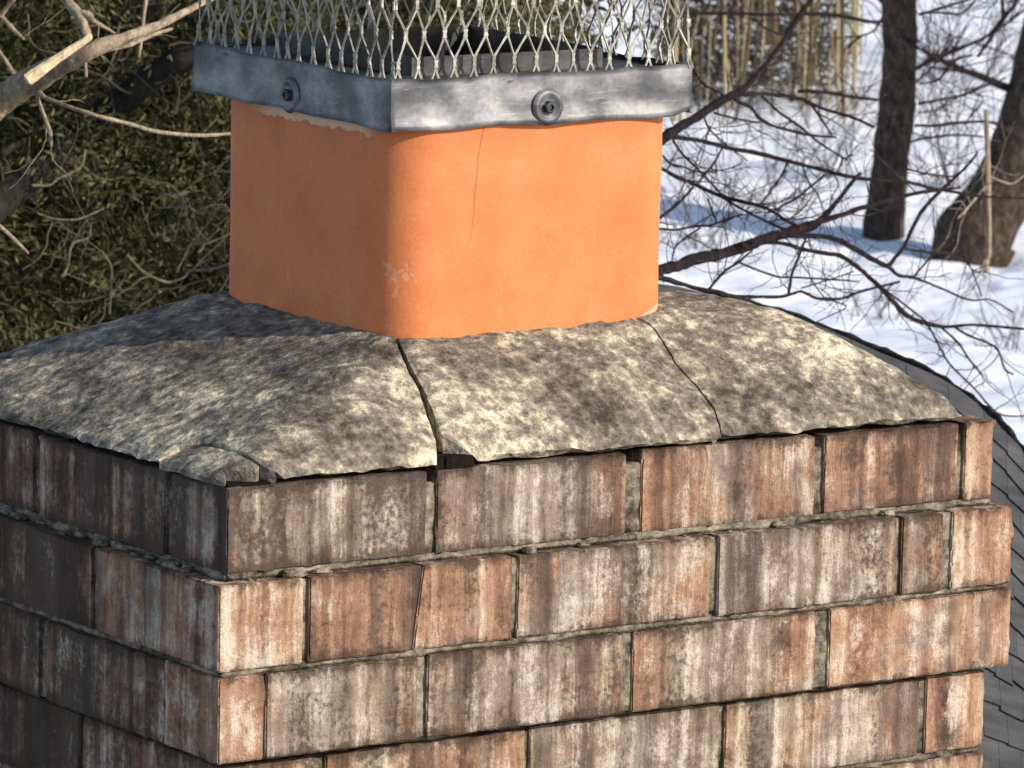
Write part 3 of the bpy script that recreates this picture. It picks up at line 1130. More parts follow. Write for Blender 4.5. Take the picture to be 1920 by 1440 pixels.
sheetb = Bag()
ns = 26
Vr, Fr = [], []
for z in (-.0025, -.05):
    for i in range(ns + 1):
        for t in (0, .5, 1):
            Vr.append(rs(RL[-1] * i / ns, t) + [0, 0, z])
mm = (ns + 1) * 3
for i in range(ns):
    for t in range(2):
        a = i * 3 + t
        Fr.append((a, a + 1, a + 4, a + 3))
        Fr.append((mm + a + 3, mm + a + 4, mm + a + 1, mm + a))
    Fr.append((i * 3, i * 3 + 3, mm + i * 3 + 3, mm + i * 3))
    Fr.append((i * 3 + 5, i * 3 + 2, mm + i * 3 + 2, mm + i * 3 + 5))
mesh('roof_deck', np.array(Vr), Fr, SHING, roof)
cx_ = np.array(Vr).mean(0)
Vw = [(p - cx_) * [.94, .94, 1] + cx_ + [0, 0, -.006 if i < len(Vr) // 2 else -2.2] for i, p in enumerate(np.array(Vr) - [0, 0, .05])]
mesh('wall', np.array(Vw), Fr, mat_bark('weathered siding', (.16, .15, .135), (.24, .225, .20), (.32, .30, .27), 1), roof)
rows, wid = 15, .105
for j in range(rows):
    s = -random.uniform(0, wid)
    while s < RL[-1] - .01:
        w = wid * random.uniform(.75, 1.2)
        s0, s1 = max(0, s + .0015), min(RL[-1], s + w)
        if s1 > s0 + .02 and s1 > RL[-1] * .42:
            t0, t1 = j / rows, min(1, (j + 1.12) / rows)
            a, b, c, d = rs(s0, t0), rs(s1, t0), rs(s1, t1 + random.uniform(-.008, .008)), rs(s0, t1 + random.uniform(-.008, .008))
            V = [a + [0, 0, .001], b + [0, 0, .001], c + [0, 0, .0035], d + [0, 0, .0035], a - [0, 0, .004], b - [0, 0, .004], c - [0, 0, .001], d - [0, 0, .001]]
            mesh('shingle', np.array(V), [(3, 2, 1, 0), (4, 5, 6, 7), (0, 1, 5, 4), (1, 2, 6, 5), (2, 3, 7, 6), (3, 0, 4, 7)], SHING, roof, loc=(a + c) / 2)
        s += w
# unseen dark plane added below the frame to block snow bounce on the chimney
LS = [(-6.0, -7.0), (.95, -7.0), (.95, 5.2), (-6.0, 5.2)]
Vs = [(x, y, -.62 + .16 * x) for (x, y) in LS] + [(x, y, -.70 + .16 * x) for (x, y) in LS]
mesh('bounce_blocker', np.array(Vs), [(0, 1, 2, 3), (7, 6, 5, 4), (0, 4, 5, 1), (1, 5, 6, 2), (2, 6, 7, 3), (3, 7, 4, 0)], mat_bark('dark bounce blocker', (.035, .034, .035), (.055, .053, .053), (.085, .082, .08), 2), roof)
EDGE = mat_bark('dark roof edge', (.018, .016, .017), (.036, .033, .034), (.07, .064, .064), 8)
ep = np.array([rs(RL[-1] * i / 160, 0) for i in range(161)])
ep[:, 2] += .002 + .003 * fbm(ep, 16, 3)
V, F = tube(ep, .0042 + .0018 * fbm(ep + 2, 25, 2), 7, .4)
mesh('roof_edge', V, F, EDGE, roof, smooth=True)


# ------------------------------------------------------------------ trees standing in the snow
def trunk_tree(name, label, left, right, base_uv, extra=None, lean_d=0.0):
    """left/right: silhouette points (u, v) from the base up; one tapering trunk at the distance where the base meets the snow"""
    bp_, dd = on_ground(*base_uv)
    t = thing(name, label, 'tree', bp_, 'trees in the snow')
    P, R = [], []
    for (a, b) in zip(left, right):
        m = ((a[0] + b[0]) / 2, (a[1] + b[1]) / 2)
        w = math.hypot(b[0] - a[0], b[1] - a[1])
        P.append(at(m[0], m[1], dd))
        R.append(w / 2 / FPX * dd)
    # root into the snow, then on above the frame
    P = [P[0] - np.array([0, 0, .5])] + P
    R = [R[0] * 1.15] + R
    up = P[-1] - P[-3]
    up /= np.linalg.norm(up)
    for k in range(1, 6):
        P.append(P[-1] + up * 1.0 + np.array([rng.uniform(-.06, .06), rng.uniform(-.06, .06), .3]))
        R.append(R[-1] * .88)
    Q, rr = catmull(P, R, 8)
    V, F = tube(*catmull(Q, rr, 4), 40, .07, base_uv[0])
    mesh('trunk', V, F, BARK, t, smooth=True)
    return t, dd, Q, rr


t1, d1, Q1, r1 = trunk_tree('bare_tree', 'straight brown tree trunk standing upright in the snow',
                            [(1616, 440), (1626, 380), (1636, 300), (1646, 200), (1655, 100), (1652, 20), (1652, -60)],
                            [(1696, 440), (1698, 380), (1704, 300), (1716, 200), (1719, 100), (1720, 20), (1722, -60)], (1656, 440))
t2, d2, Q2, r2 = trunk_tree('bare_tree', 'thick dark tree trunk leaning right at the photo edge, with a flared foot',
                            [(1748, 442), (1782, 400), (1818, 348), (1858, 270), (1888, 170), (1908, 80), (1940, -40)],
                            [(1905, 482), (1912, 430), (1935, 380), (1965, 300), (1998, 200), (2025, 100), (2060, -20)], (1826, 478))


def limb_out(tree, Q, rr, h, length, az, rise, seed):
    """a bare limb with side shoots growing from a trunk"""
    r0 = random.Random(seed)
    i = int(np.argmin(np.abs(Q[:, 2] - h)))
    p = Q[i].copy()
    d = np.array([math.cos(az), math.sin(az), rise])
    pts, rad = [p], [rr[i] * .17]
    n = 9
    for k in range(n):
        d = d + np.array([r0.uniform(-.2, .2), r0.uniform(-.2, .2), r0.uniform(-.1, .16)])
        d /= np.linalg.norm(d)
        p = p + d * length / n
        pts.append(p)
        rad.append(rr[i] * .17 * (1 - .9 * (k + 1) / n))
    bag = Bag()
    Qq, R_ = catmull(pts, rad, 3)
    V, F = tube(Qq, R_, 6, .12)
    bag.add(V, F)
    for k in range(16):
        a = r0.randrange(4, len(Qq) - 2)
        dd_ = Qq[a + 1] - Qq[a]
        dd_ /= np.linalg.norm(dd_)
        e = dd_ + np.array([r0.gauss(0, .6), r0.gauss(0, .6), r0.gauss(.1, .5)])
        e /= np.linalg.norm(e)
        L = length * r0.uniform(.12, .38)
        pp = [Qq[a]]
        for m in range(5):
            e = e + np.array([r0.gauss(0, .16), r0.gauss(0, .16), r0.gauss(.03, .12)])
            e /= np.linalg.norm(e)
            pp.append(pp[-1] + e * L / 5)
        V, F = tube(*catmull(pp, np.linspace(R_[a] * .5 + .003, .003, 6), 2), 4)
        bag.add(V, F)
    bag.build('branch', BARKD, tree, smooth=True)


for tr, Q, rr, hs in ((t1, Q1, r1, (1.4, 2.0, 2.6, 3.1, 3.5, 4.4, 5.2)), (t2, Q2, r2, (1.3, 2.1, 2.9, 3.8, 4.6))):
    for k, hgt in enumerate(hs):
        limb_out(tr, Q, rr, float(Q[0, 2]) + .5 + hgt, random.uniform(1.6, 3.0), random.uniform(0, 6.28), random.uniform(.1, .5), k * 7 + int(hgt * 10))

# ------------------------------------------------------------------ pale stems beyond the snow
pb, pd = on_ground(1450, 196)
th = thing('stem_thicket', 'stand of pale straw coloured upright stems at the far edge of the snow', 'thicket', pb)
rt = random.Random(5)
for k in range(58):
    u = 1262 + 350 * rt.random() ** (1.0 if k < 44 else .6)
    dd = pd + rt.uniform(-2.2, .6)
    p0 = at(u, 190, dd)
    p0[2] = float(ground_z(p0[None, :])[0]) - .1 + (0 if rt.random() < .6 else rt.uniform(.2, .9))
    hgt = rt.uniform(.7, 3.2)
    p1 = p0 + np.array([rt.gauss(0, .07), rt.gauss(0, .07), hgt])
    w = .008 + .022 * rt.random() ** 2
    V, F = tube(*catmull([p0, (p0 + p1) / 2 + rng.normal(0, .05, 3), p1], [w, w * rt.uniform(.7, 1.1), w * .6], 4), 6, .2, k)
    mesh('stem', V, F, REED if rt.random() < .6 else REED2, th, smooth=True)
gt = np.random.default_rng(15)
N = 5200
p0 = np.array([at(1245 + 340 * x, 100, pd + z) for x, z in zip(gt.random(N) ** 1.15, gt.uniform(-.4, 3.4, N))])
p0[:, 2] = pb[2] + gt.uniform(-.1, 3.4, N)
P = curly(p0, gt.normal(0, 1, (N, 3)) * [1, 1, .55], gt.uniform(.12, .6, N), 6, .30, gt)
R = gt.uniform(.005, .017, N)[:, None] * np.linspace(1, .4, 6)[None, :]
V, F = many_tubes(P, R, 3)
tw = mesh('tangle', V, F, TWIG2, th, attr=np.repeat(np.clip(gt.normal(.35, .25, N), 0, 1), 18), loc=pb)
tw['kind'] = 'stuff'

# ------------------------------------------------------------------ evergreen tree at the left and behind the cap
hc = at(430, 260, 9.6)
ev = thing('evergreen_tree', 'dense mossy evergreen with a tangle of dead twigs filling the left background', 'tree', np.array([hc[0], hc[1], GZ]))
V, F = tube(*catmull([[hc[0] + .5, hc[1] + .7, GZ - .3], [hc[0] + .45, hc[1] + .7, GZ + 2.5], [hc[0] + .4, hc[1] + .7, hc[2] + 1.6]], [.16, .12, .05], 8), 12, .1)
mesh('trunk', V, F, BARK, ev, smooth=True)


def leaves(n_cl, per, lat, dep, zz, size, rcl, seed):
    g = np.random.default_rng(seed)
    cen = hc + g.uniform(*lat, n_cl)[:, None] * rh + g.uniform(*dep, n_cl)[:, None] * fh
    cen[:, 2] = g.uniform(*zz, n_cl)
    mid = (lat[0] * .6 + lat[1] * .4)
    rel = (cen - hc) @ rh
    taper = 1 - .22 * np.clip((cen[:, 2] - hc[2]) / 1.2, 0, 1) + .16 * fbm(cen * [0, 0, 1] + seed, 1.6, 2)
    left = rel < mid
    cen -= (np.where(left, (rel - mid) * (1 - taper), 0))[:, None] * rh
    cen += g.normal(0, .10, n_cl)[:, None] * rh * left[:, None]
    cl_t = g.beta(2, 2.4, n_cl)
    N = n_cl * per
    ci = np.repeat(np.arange(n_cl), per)
    off = g.normal(0, 1, (N, 3)) * rcl * np.array([1, 1, .7])
    c = cen[ci] + off
    main = g.normal(0, 1, (n_cl, 3)) + np.array([0, 0, .2])
    a = main[ci] + g.normal(0, .8, (N, 3))
    a /= np.linalg.norm(a, axis=1)[:, None]
    b = np.cross(a, g.normal(0, 1, (N, 3)))
    b /= np.linalg.norm(b, axis=1)[:, None]
    L = size * g.uniform(.5, 1.5, N)[:, None]
    Wd = L * g.uniform(.22, .42, N)[:, None]
    V = np.stack([c - a * L, c + b * Wd, c + a * L, c - b * Wd], 1).reshape(-1, 3)
    Fq = np.arange(N * 4).reshape(-1, 4)
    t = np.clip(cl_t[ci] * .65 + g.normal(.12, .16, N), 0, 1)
    return V, Fq, np.repeat(t, 4)


A1 = leaves(1450, 150, (-1.5, .66), (-.35, .6), (hc[2] - .75, hc[2] + .6), .0085, .045, 3)
A2 = leaves(240, 60, (-1.7, .7), (-.2, 1.2), (GZ + .5, hc[2] - .9), .04, .14, 4)
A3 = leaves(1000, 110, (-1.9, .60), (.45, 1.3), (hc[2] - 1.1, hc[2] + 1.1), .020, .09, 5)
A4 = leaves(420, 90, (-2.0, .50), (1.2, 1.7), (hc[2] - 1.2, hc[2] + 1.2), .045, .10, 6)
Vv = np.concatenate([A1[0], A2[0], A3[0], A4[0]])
Ff = np.arange(len(Vv)).reshape(-1, 4)
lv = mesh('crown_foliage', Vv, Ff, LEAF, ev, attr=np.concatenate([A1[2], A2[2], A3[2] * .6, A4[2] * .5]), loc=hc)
lv['kind'] = 'stuff'
g = np.random.default_rng(11)
N = 6000
p0 = hc + g.uniform(-.95, .70, N)[:, None] * rh + g.triangular(-.48, -.25, .6, N)[:, None] * fh
p0[:, 2] = g.uniform(hc[2] - .75, hc[2] + .6, N)
K = 9
P = curly(p0, g.normal(0, 1, (N, 3)) + [0, 0, .25], g.uniform(.05, .22, N), K, .42, g)
R = (.0009 + .0026 * g.random(N) ** 2)[:, None] * np.linspace(1, .45, K)[None, :]
V, F = many_tubes(P, R, 4)
tw = mesh('dead_twigs', V, F, TWIG, ev, smooth=True, attr=np.repeat(np.clip(g.beta(2.0, 2.4, N), 0, 1), K * 4), loc=hc)
tw['kind'] = 'stuff'

# ------------------------------------------------------------------ thin bare shrubs standing in the snow
def bare_shrub(u, v, label, h, n, seed):
    r0 = random.Random(seed)
    p, dd = on_ground(u, v)
    t = thing('bare_shrub', label, 'shrub', p, 'thin bare shrubs in the snow')
    bag = Bag()
    for k in range(n):
        d = np.array([r0.gauss(0, .55), r0.gauss(0, .55), 1.0])
        d /= np.linalg.norm(d)
        L = h * r0.uniform(.5, 1.1)
        pts = [p + np.array([r0.gauss(0, .10), r0.gauss(0, .10), -.06])]
        for m in range(7):
            d = d + np.array([r0.gauss(0, .16), r0.gauss(0, .16), r0.gauss(-.02, .10)])
            d /= np.linalg.norm(d)
            pts.append(pts[-1] + d * L / 7)
        w = r0.uniform(.004, .010)
        Q, rr = catmull(pts, np.linspace(w, w * .3, 8), 2)
        bag.add(*tube(Q, rr, 4))
        for m in range(6):
            i = r0.randrange(4, len(Q) - 1)
            e = d + np.array([r0.gauss(0, .8), r0.gauss(0, .8), r0.gauss(0, .5)])
            e /= np.linalg.norm(e)
            l2 = L * r0.uniform(.1, .3)
            e2 = e + np.array([r0.gauss(0, .3), r0.gauss(0, .3), r0.gauss(.1, .3)])
            bag.add(*tube(*catmull([Q[i], Q[i] + e * l2 * .5, Q[i] + e * l2 * .5 + e2 * l2 * .5], [rr[i] * .6, rr[i] * .5, .002], 2), 3))
    o = bag.build('stems', BARKS, t, smooth=True)
    o['kind'] = 'stuff'


BARKS = mat_bark('lilac grey stems', (.060, .048, .052), (.105, .086, .092), (.17, .145, .15), 3)
for (u, v, l, h, n) in ((1330, 470, 'thin bare shrub in the snow close beside the flue', 2.0, 16), (1440, 400, 'thin bare shrub behind the fork of the thick limb', 1.7, 14),
                        (1560, 330, 'thin bare shrub left of the straight trunk', 1.8, 16), (1770, 350, 'thin bare shrub between the two trunks', 2.2, 20),
                        (1850, 150, 'small bare shrub in the snow at upper right', 1.6, 14), (1745, 120, 'small bare shrub right beside the straight trunk near the top', 1.6, 14),
                        (1890, 660, 'low bare shrub in the near snow at the right edge', .8, 12), (1640, 600, 'low bare shrub in the near snow above the crown', .6, 8)):
    bare_shrub(u, v, l, h, n, int(u))

# ------------------------------------------------------------------ bare branches drawn through the picture
def branch_thing(name, label, mat, lines, d0, d1, group, fine=0, seed=0, buds=0, wk=1.0, wood=None):
    """lines: list of [(u, v, width_px), ...]; distance runs from d0 at the first point's side to d1"""
    r0 = random.Random(seed)
    us = [p[0] for l in lines for p in l]
    umin, umax = min(us), max(us)

    def dep(u, k):
        return d0 + (d1 - d0) * (u - umin) / (umax - umin + 1e-6) + .12 * math.sin(u * .013 + k)
    first = None
    store = []
    for k, l in enumerate(lines):
        P = np.array([at(p[0], p[1], dep(p[0], seed)) for p in l])
        R = np.array([max(p[2], 2.2) * wk / 2 / FPX * dep(p[0], seed) for p in l])
        if first is None:
            t = thing(name, label, 'branch', P[0], group)
            first = t
        Q, rr = catmull(P, R, 6)
        Q = Q + .35 * rr[:, None] * np.column_stack([fbm(Q + s, 6, 2) for s in (1, 2, 3)])
        V, F = tube(Q, rr, 9 if R.max() > .006 else 6, .22, k)
        mesh('limb' if k == 0 else 'twig', V, F, mat, t, smooth=True)
        store.append((Q, rr))
    if fine:
        g2 = np.random.default_rng(seed + 100)
        p0, d0_, w0, L0 = [], [], [], []
        fine = max(6, int(fine * .7))
        for k in range(fine):
            Q, rr = r0.choice(store)
            i = r0.randrange(1, len(Q) - 1)
            d = Q[i + 1] - Q[i]
            d = d / np.linalg.norm(d)
            side = RGT * r0.gauss(0, 1) + UPV * r0.gauss(.1, 1) + FWD * r0.gauss(0, .8)
            p0.append(Q[i])
            d0_.append(d * r0.uniform(.2, 1.0) + .8 * side / np.linalg.norm(side))
            L0.append(r0.uniform(.04, .20) * (d0 / 10))
            w0.append(min(rr[i] * .6, r0.uniform(.0008, .0019) * d0 / 10))
        p0, w0, L0 = np.array(p0), np.array(w0), np.array(L0)
        P = curly(p0, np.array(d0_), L0, 9, .16, g2, (0, 0, .02))
        R = w0[:, None] * np.linspace(1, .4, 9)[None, :]
        ix = g2.integers(3, 8, fine)
        q0 = P[np.arange(fine), ix]
        dq = P[np.arange(fine), ix] - P[np.arange(fine), ix - 1]
        dq = dq / np.linalg.norm(dq, axis=1)[:, None] + g2.normal(0, .6, (fine, 3))
        P2 = curly(q0, dq, L0 * .45, 9, .16, g2)
        V, F = many_tubes(np.concatenate([P, P2]), np.concatenate([R, R * .6]), 4)
        o = mesh('fine_twigs', V, F, mat if mat is not BARKD else BARKT, t, smooth=True, loc=np.array(t.location))
        o['kind'] = 'stuff'
        bb = Bag()
        for k in range(fine):
            if r0.random() < buds * .6:
                q, d = P[k, -1], P[k, -1] - P[k, -2]
                d = d / np.linalg.norm(d)
                s_ = r0.uniform(.0012, .0026) * d0 / 10
                V, F = tube([q, q + d * s_, q + d * 2 * s_], [s_ * .4, s_ * .8, s_ * .2], 5)
                bb.add(V, F, r0.random())
        if bb.n:
            o = bb.build('buds', BUD, t, tint=True)
            o['kind'] = 'stuff'
    return t, store


GR = 'bare branches in front of the snow'
branch_thing('bare_branch', 'dark limb rising from behind the flue to the top edge, with drooping side twigs', BARKD, [
    [(1200, 292, 24), (1246, 257, 22), (1279, 235, 18), (1319, 210, 17), (1358, 188, 17), (1388, 172, 13), (1408, 154, 10), (1438, 119, 10), (1467, 79, 9), (1497, 34, 11), (1523, 0, 10), (1560, -50, 9)],
    [(1375, 180, 9), (1418, 176, 8), (1457, 178, 8), (1497, 184, 8), (1529, 198, 7), (1566, 210, 6), (1600, 220, 6), (1640, 238, 5)],
    [(1378, 188, 7), (1408, 202, 7), (1424, 222, 7), (1448, 235, 6), (1477, 243, 6), (1517, 253, 5), (1568, 257, 4)],
    [(1428, 180, 5), (1461, 210, 5), (1497, 235, 5), (1521, 255, 5), (1545, 273, 4), (1590, 300, 3)],
    [(1523, 198, 5), (1541, 224, 5), (1560, 253, 3)],
    [(1339, 212, 4), (1378, 222, 4), (1424, 230, 4)],
    [(1319, 218, 4), (1331, 243, 4), (1362, 271, 3), (1400, 300, 2)],
    [(1300, 130, 4), (1319, 158, 5), (1340, 168, 4), (1362, 184, 4)],
    [(1258, 255, 5), (1277, 285, 5), (1299, 307, 5), (1319, 328, 5), (1343, 354, 5), (1358, 368, 4)],
    [(1331, 243, 3), (1322, 262, 3), (1306, 300, 2), (1300, 340, 2)]], 8.6, 9.6, GR, 90, 1, .25)
branch_thing('bare_branch', 'long slender dark branch sloping down behind the straight trunk', BARKD, [
    [(1215, 248, 11), (1265, 257, 10), (1313, 265, 9), (1366, 277, 9), (1410, 284, 9), (1477, 301, 9), (1547, 319, 8), (1609, 334, 8), (1702, 342, 7), (1748, 354, 7), (1797, 362, 6), (1840, 369, 5), (1935, 372, 4)],
    [(1477, 303, 5), (1465, 330, 5), (1445, 358, 4), (1426, 382, 4)],
    [(1546, 328, 5), (1517, 352, 5), (1495, 370, 5), (1453, 394, 4)],
    [(1505, 312, 4), (1517, 342, 4), (1533, 364, 4), (1542, 388, 3)],
    [(1355, 277, 4), (1340, 305, 5), (1323, 326, 5), (1305, 348, 4)],
    [(1244, 293, 5), (1258, 307, 5), (1281, 313, 4), (1311, 323, 4), (1360, 318, 3), (1390, 306, 2)],
    [(1570, 325, 3), (1580, 300, 3), (1600, 290, 3)],
    [(1702, 317, 4), (1748, 328, 4), (1793, 332, 4)],
    [(1560, 322, 3), (1572, 345, 3), (1560, 370, 2), (1558, 392, 2)]], 9.4, 10.6, GR, 90, 2, .3)
branch_thing('bare_branch', 'thickest dark limb leaving the flue side low, forking into long curved shoots', BARKD, [
    [(1200, 505, 22), (1236, 503, 22), (1265, 501, 22), (1309, 487, 23), (1358, 475, 22), (1408, 459, 21), (1457, 441, 20), (1497, 431, 22), (1529, 420, 17), (1547, 404, 12), (1566, 382, 9), (1596, 344, 8), (1613, 325, 6)],
    [(1535, 416, 11), (1574, 404, 11), (1609, 392, 10), (1650, 380, 9), (1702, 366, 8), (1748, 358, 7), (1797, 352, 5)],
    [(1480, 440, 12), (1515, 442, 11), (1547, 444, 10), (1576, 451, 10), (1605, 467, 10), (1635, 485, 10), (1663, 497, 10), (1678, 483, 8), (1694, 465, 8), (1708, 435, 8), (1726, 400, 8), (1754, 366, 7), (1787, 336, 6), (1817, 307, 5), (1833, 285, 4)],
    [(1698, 467, 5), (1754, 475, 5), (1805, 477, 5)],
    [(1805, 477, 3), (1823, 508, 3), (1841, 556, 3)],
    [(1663, 497, 7), (1686, 516, 7), (1712, 520, 6), (1758, 538, 4), (1817, 562, 4), (1857, 562, 3), (1900, 585, 3)],
    [(1712, 520, 4), (1748, 479, 4), (1760, 462, 2)],
    [(1686, 528, 5), (1639, 540, 5), (1609, 548, 5), (1580, 559, 5), (1540, 560, 5)],
    [(1400, 462, 8), (1438, 455, 8), (1473, 457, 8), (1505, 467, 8), (1552, 476, 9), (1576, 479, 9), (1605, 497, 9), (1635, 524, 9), (1659, 548, 9), (1679, 570, 9), (1694, 586, 9), (1718, 600, 9), (1748, 609, 8), (1777, 612, 7), (1821, 609, 6), (1867, 612, 6), (1935, 618, 5)],
    [(1650, 536, 4), (1679, 558, 4), (1708, 580, 4), (1738, 604, 4)],
    [(1740, 608, 4), (1758, 643, 4), (1777, 677, 4), (1795, 697, 4), (1827, 728, 4), (1853, 758, 4), (1880, 778, 4), (1935, 780, 3)],
    [(1764, 613, 4), (1797, 643, 5), (1817, 673, 4), (1843, 706, 3)],
    [(1789, 613, 4), (1817, 629, 5), (1853, 643, 4), (1872, 657, 4), (1884, 691, 4), (1900, 702, 3)]], 8.0, 9.6, GR, 170, 3, .3)
branch_thing('bare_branch', 'pair of thin dark twigs crossing the snow beside the flue into the thick limb', BARKD, [
    [(1215, 303, 7), (1242, 316, 7), (1267, 330, 8), (1305, 346, 8), (1347, 366, 8), (1390, 378, 8), (1424, 386, 7), (1451, 398, 6), (1475, 414, 6), (1501, 426, 6)],
    [(1347, 366, 5), (1398, 396, 5), (1457, 424, 5), (1487, 433, 5)],
    [(1225, 420, 6), (1238, 408, 6), (1271, 382, 6), (1301, 350, 5)],
    [(1220, 428, 5), (1240, 429, 5), (1267, 431, 5), (1299, 425, 5), (1341, 420, 4), (1335, 396, 4), (1327, 372, 4)],
    [(1260, 487, 3), (1267, 463, 4), (1289, 443, 4), (1315, 427, 3)],
    [(1475, 414, 3), (1500, 396, 3), (1520, 372, 2)],
    [(1341, 420, 3), (1366, 412, 3), (1392, 400, 2)]], 8.3, 8.6, GR, 80, 4, .25)
branch_thing('bare_branch', 'lowest wavy dark twig running just above the crown', BARKD, [
    [(1323, 548, 5), (1347, 552, 5), (1398, 555, 6), (1457, 556, 7), (1483, 552, 6), (1503, 547, 5), (1529, 558, 6), (1556, 562, 6), (1584, 558, 5), (1600, 550, 4)],
    [(1325, 546, 5), (1357, 509, 5), (1384, 491, 5), (1410, 469, 3)],
    [(1384, 491, 4), (1418, 505, 4), (1457, 518, 4), (1483, 520, 4), (1566, 524, 4), (1610, 528, 3)],
    [(1479, 550, 6), (1487, 509, 6), (1501, 475, 5), (1511, 449, 4)],
    [(1503, 540, 3), (1556, 524, 3), (1600, 509, 3)],
    [(1556, 562, 3), (1587, 575, 3), (1560, 590, 2), (1530, 604, 2)]], 7.6, 8.3, GR, 50, 5, .2)
branch_thing('bare_branch', 'horizontal dark branch across the pale stems near the top edge', BARKD, [
    [(1270, 24, 6), (1330, 25, 7), (1388, 26, 7), (1440, 27, 6), (1487, 26, 6), (1540, 26, 9), (1590, 33, 8), (1635, 40, 7), (1660, 38, 6)],
    [(1497, 170, 8), (1556, 174, 8), (1600, 182, 7), (1645, 187, 6)],
    [(1660, 20, 4), (1640, 55, 4), (1610, 70, 4), (1590, 90, 3)],
    [(1410, 35, 4), (1430, 50, 5), (1460, 64, 4)]], 14.5, 15.5, GR, 60, 6, .1)
branch_thing('bare_branch', 'loose spray of thin twigs between the two trunks', BARKD, [
    [(1718, 236, 6), (1758, 235, 7), (1793, 230, 7), (1843, 228, 6), (1880, 232, 4)],
    [(1724, 194, 6), (1777, 184, 5), (1805, 178, 6), (1823, 170, 5), (1857, 158, 4), (1884, 146, 4)],
    [(1708, 266, 5), (1738, 259, 5), (1797, 253, 5), (1843, 257, 4)],
    [(1724, 158, 3), (1758, 150, 5), (1777, 129, 6), (1797, 109, 6), (1821, 103, 4)],
    [(1720, 152, 4), (1754, 119, 4), (1774, 83, 4), (1783, 57, 3)],
    [(1722, 212, 3), (1754, 206, 3), (1777, 190, 3)],
    [(1823, 172, 3), (1843, 186, 3), (1817, 222, 3)]], 15.5, 16.5, GR, 120, 7, .35)
branch_thing('bare_branch', 'dark twigs hanging from the top right corner', BARKD, [
    [(1920, -20, 7), (1906, 0, 7), (1890, 25, 7), (1872, 50, 7), (1853, 78, 6), (1835, 105, 6)],
    [(1878, -30, 5), (1880, 0, 5), (1884, 32, 5)],
    [(1725, 27, 6), (1768, 14, 6), (1813, 0, 5), (1850, -14, 5)],
    [(1740, 24, 4), (1764, 24, 5), (1797, 26, 5), (1821, 10, 5), (1835, -10, 4)]], 13.5, 14.5, GR, 60, 8, .3)
branch_thing('pale_stick', 'straight pale tan stick hanging in front of the leaning trunk', BARKP, [
    [(1848, 205, 8), (1852, 280, 10), (1853, 344, 11), (1854, 463, 11), (1850, 490, 10), (1849, 510, 9)],
    [(1853, 345, 5), (1837, 362, 5), (1812, 392, 4), (1795, 410, 3)],
    [(1853, 330, 4), (1895, 345, 4), (1920, 330, 3)]], 12.5, 12.7, GR, 30, 9, 0)

GL = 'pale branches in front of the evergreen'
branch_thing('broken_branch', 'pale broken branch with stripped wood and a long drooping shoot at upper left', BARKP, [
    [(-60, 232, 66), (0, 192, 60), (45, 165, 52), (90, 140, 46), (135, 117, 38), (180, 96, 30), (235, 72, 22), (300, 46, 17), (360, 14, 14), (400, -6, 12)],
    [(62, 168, 11), (85, 184, 8), (105, 192, 8), (170, 214, 8), (230, 230, 8), (290, 246, 8), (340, 252, 8), (385, 254, 8), (440, 250, 6)],
    [(62, 160, 9), (72, 190, 8), (84, 222, 8), (94, 248, 9), (97, 276, 6)],
    [(-6, 92, 7), (12, 118, 8), (26, 142, 9), (38, 162, 8)],
    [(112, -10, 18), (128, 10, 20), (145, 30, 22), (158, 55, 18), (165, 74, 16)],
    [(150, 26, 14), (166, 30, 16), (174, 40, 10), (196, 52, 7), (216, 63, 4)],
    [(155, 88, 6), (160, 120, 7), (162, 146, 7)],
    [(150, 118, 6), (200, 96, 8), (246, 84, 9), (290, 64, 8), (322, 54, 6)],
    [(-10, 30, 12), (6, 38, 11), (26, 58, 9), (44, 74, 5)],
    [(26, -6, 9), (14, 12, 9), (0, 32, 9), (-14, 50, 9)],
    [(276, -8, 7), (270, 30, 7), (266, 70, 7), (260, 108, 6)],
    [(50, 166, 6), (30, 150, 6), (8, 144, 4)]], 6.3, 6.6, GL, 14, 21, 0)
V, F = box_grid((-.0, -.0, -.0), (.1, .012, .012), .012, .003, .002, 2.0, 80)
wp0, wp1 = at(48, 152, 6.27), at(172, 68, 6.3)
wd = (wp1 - wp0) / .1
wn_ = np.cross(wd, FWD)
wn_ /= np.linalg.norm(wn_)
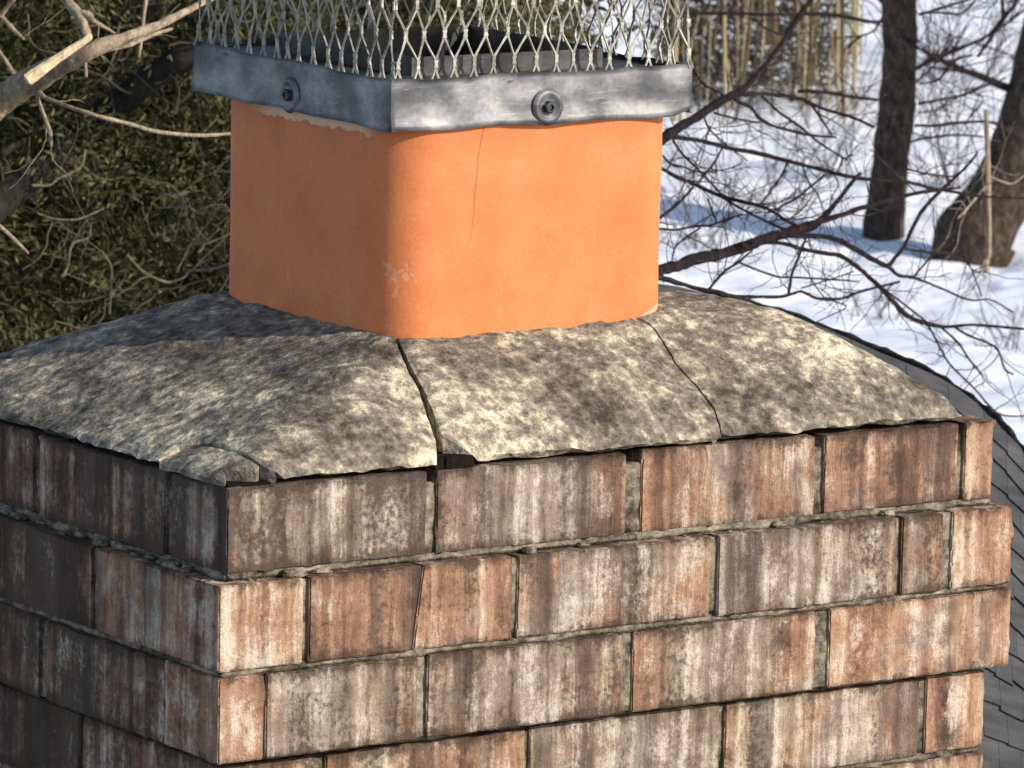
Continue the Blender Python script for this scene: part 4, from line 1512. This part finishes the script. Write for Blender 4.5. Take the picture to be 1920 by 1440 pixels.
sw = wp0 + V[:, :1] * wd + (V[:, 1:2] - .006) * wn_ * (1.3 - 7 * V[:, :1]) - (V[:, 2:3] - .004) * FWD
bb = [o for o in bpy.data.objects if o.name.startswith('broken_branch')][0]
so = mesh('stripped_wood', sw, F, WOODP, bb)
so['label'] = 'bright bare wood where the bark is torn off'
branch_thing('pale_twig', 'short bright twig poking in at the left edge above the crown', BARKP, [
    [(-20, 408, 7), (0, 424, 8), (24, 446, 8), (52, 474, 5)]], 6.6, 6.7, GL)
branch_thing('mossy_limb', 'dark shaded limb slanting through the evergreen at left', mat_bark('dark mossy bark', (.010, .009, .008), (.020, .018, .016), (.040, .037, .031), 4), [
    [(-60, 420, 70), (0, 380, 66), (70, 320, 62), (140, 262, 60), (215, 196, 56), (290, 142, 52), (360, 100, 46), (430, 70, 40)],
    [(0, 290, 16), (60, 250, 14), (120, 200, 12)]], 9.2, 9.35, GL)
branch_thing('dead_twig', 'pale crooked twig bending to the foot of the flue', BARKM, [
    [(238, 478, 5), (262, 505, 6), (285, 520, 7), (315, 530, 7), (345, 520, 7), (355, 508, 7), (390, 506, 7), (432, 494, 6)],
    [(330, 512, 4), (346, 480, 5), (360, 460, 5), (385, 452, 5), (410, 430, 4)],
    [(205, 590, 6), (207, 545, 7), (208, 500, 6), (190, 470, 5)]], 8.3, 8.5, GL, 14, 23, 0, .8)
branch_thing('dead_twig', 'pale forked dead twig in the middle of the evergreen', BARKM, [
    [(60, 348, 7), (92, 348, 7), (108, 336, 6), (130, 326, 6), (152, 312, 6), (160, 280, 5)],
    [(70, 400, 4), (100, 410, 5), (140, 412, 5), (170, 402, 5), (195, 390, 4)],
    [(115, 520, 7), (126, 500, 7), (135, 458, 7), (165, 446, 5), (170, 420, 5)],
    [(300, 362, 6), (320, 368, 7), (335, 376, 6), (352, 374, 5)],
    [(290, 390, 5), (350, 388, 6), (372, 400, 5), (392, 386, 5), (425, 384, 4)]], 8.5, 8.7, GL, 16, 24, 0, .8)
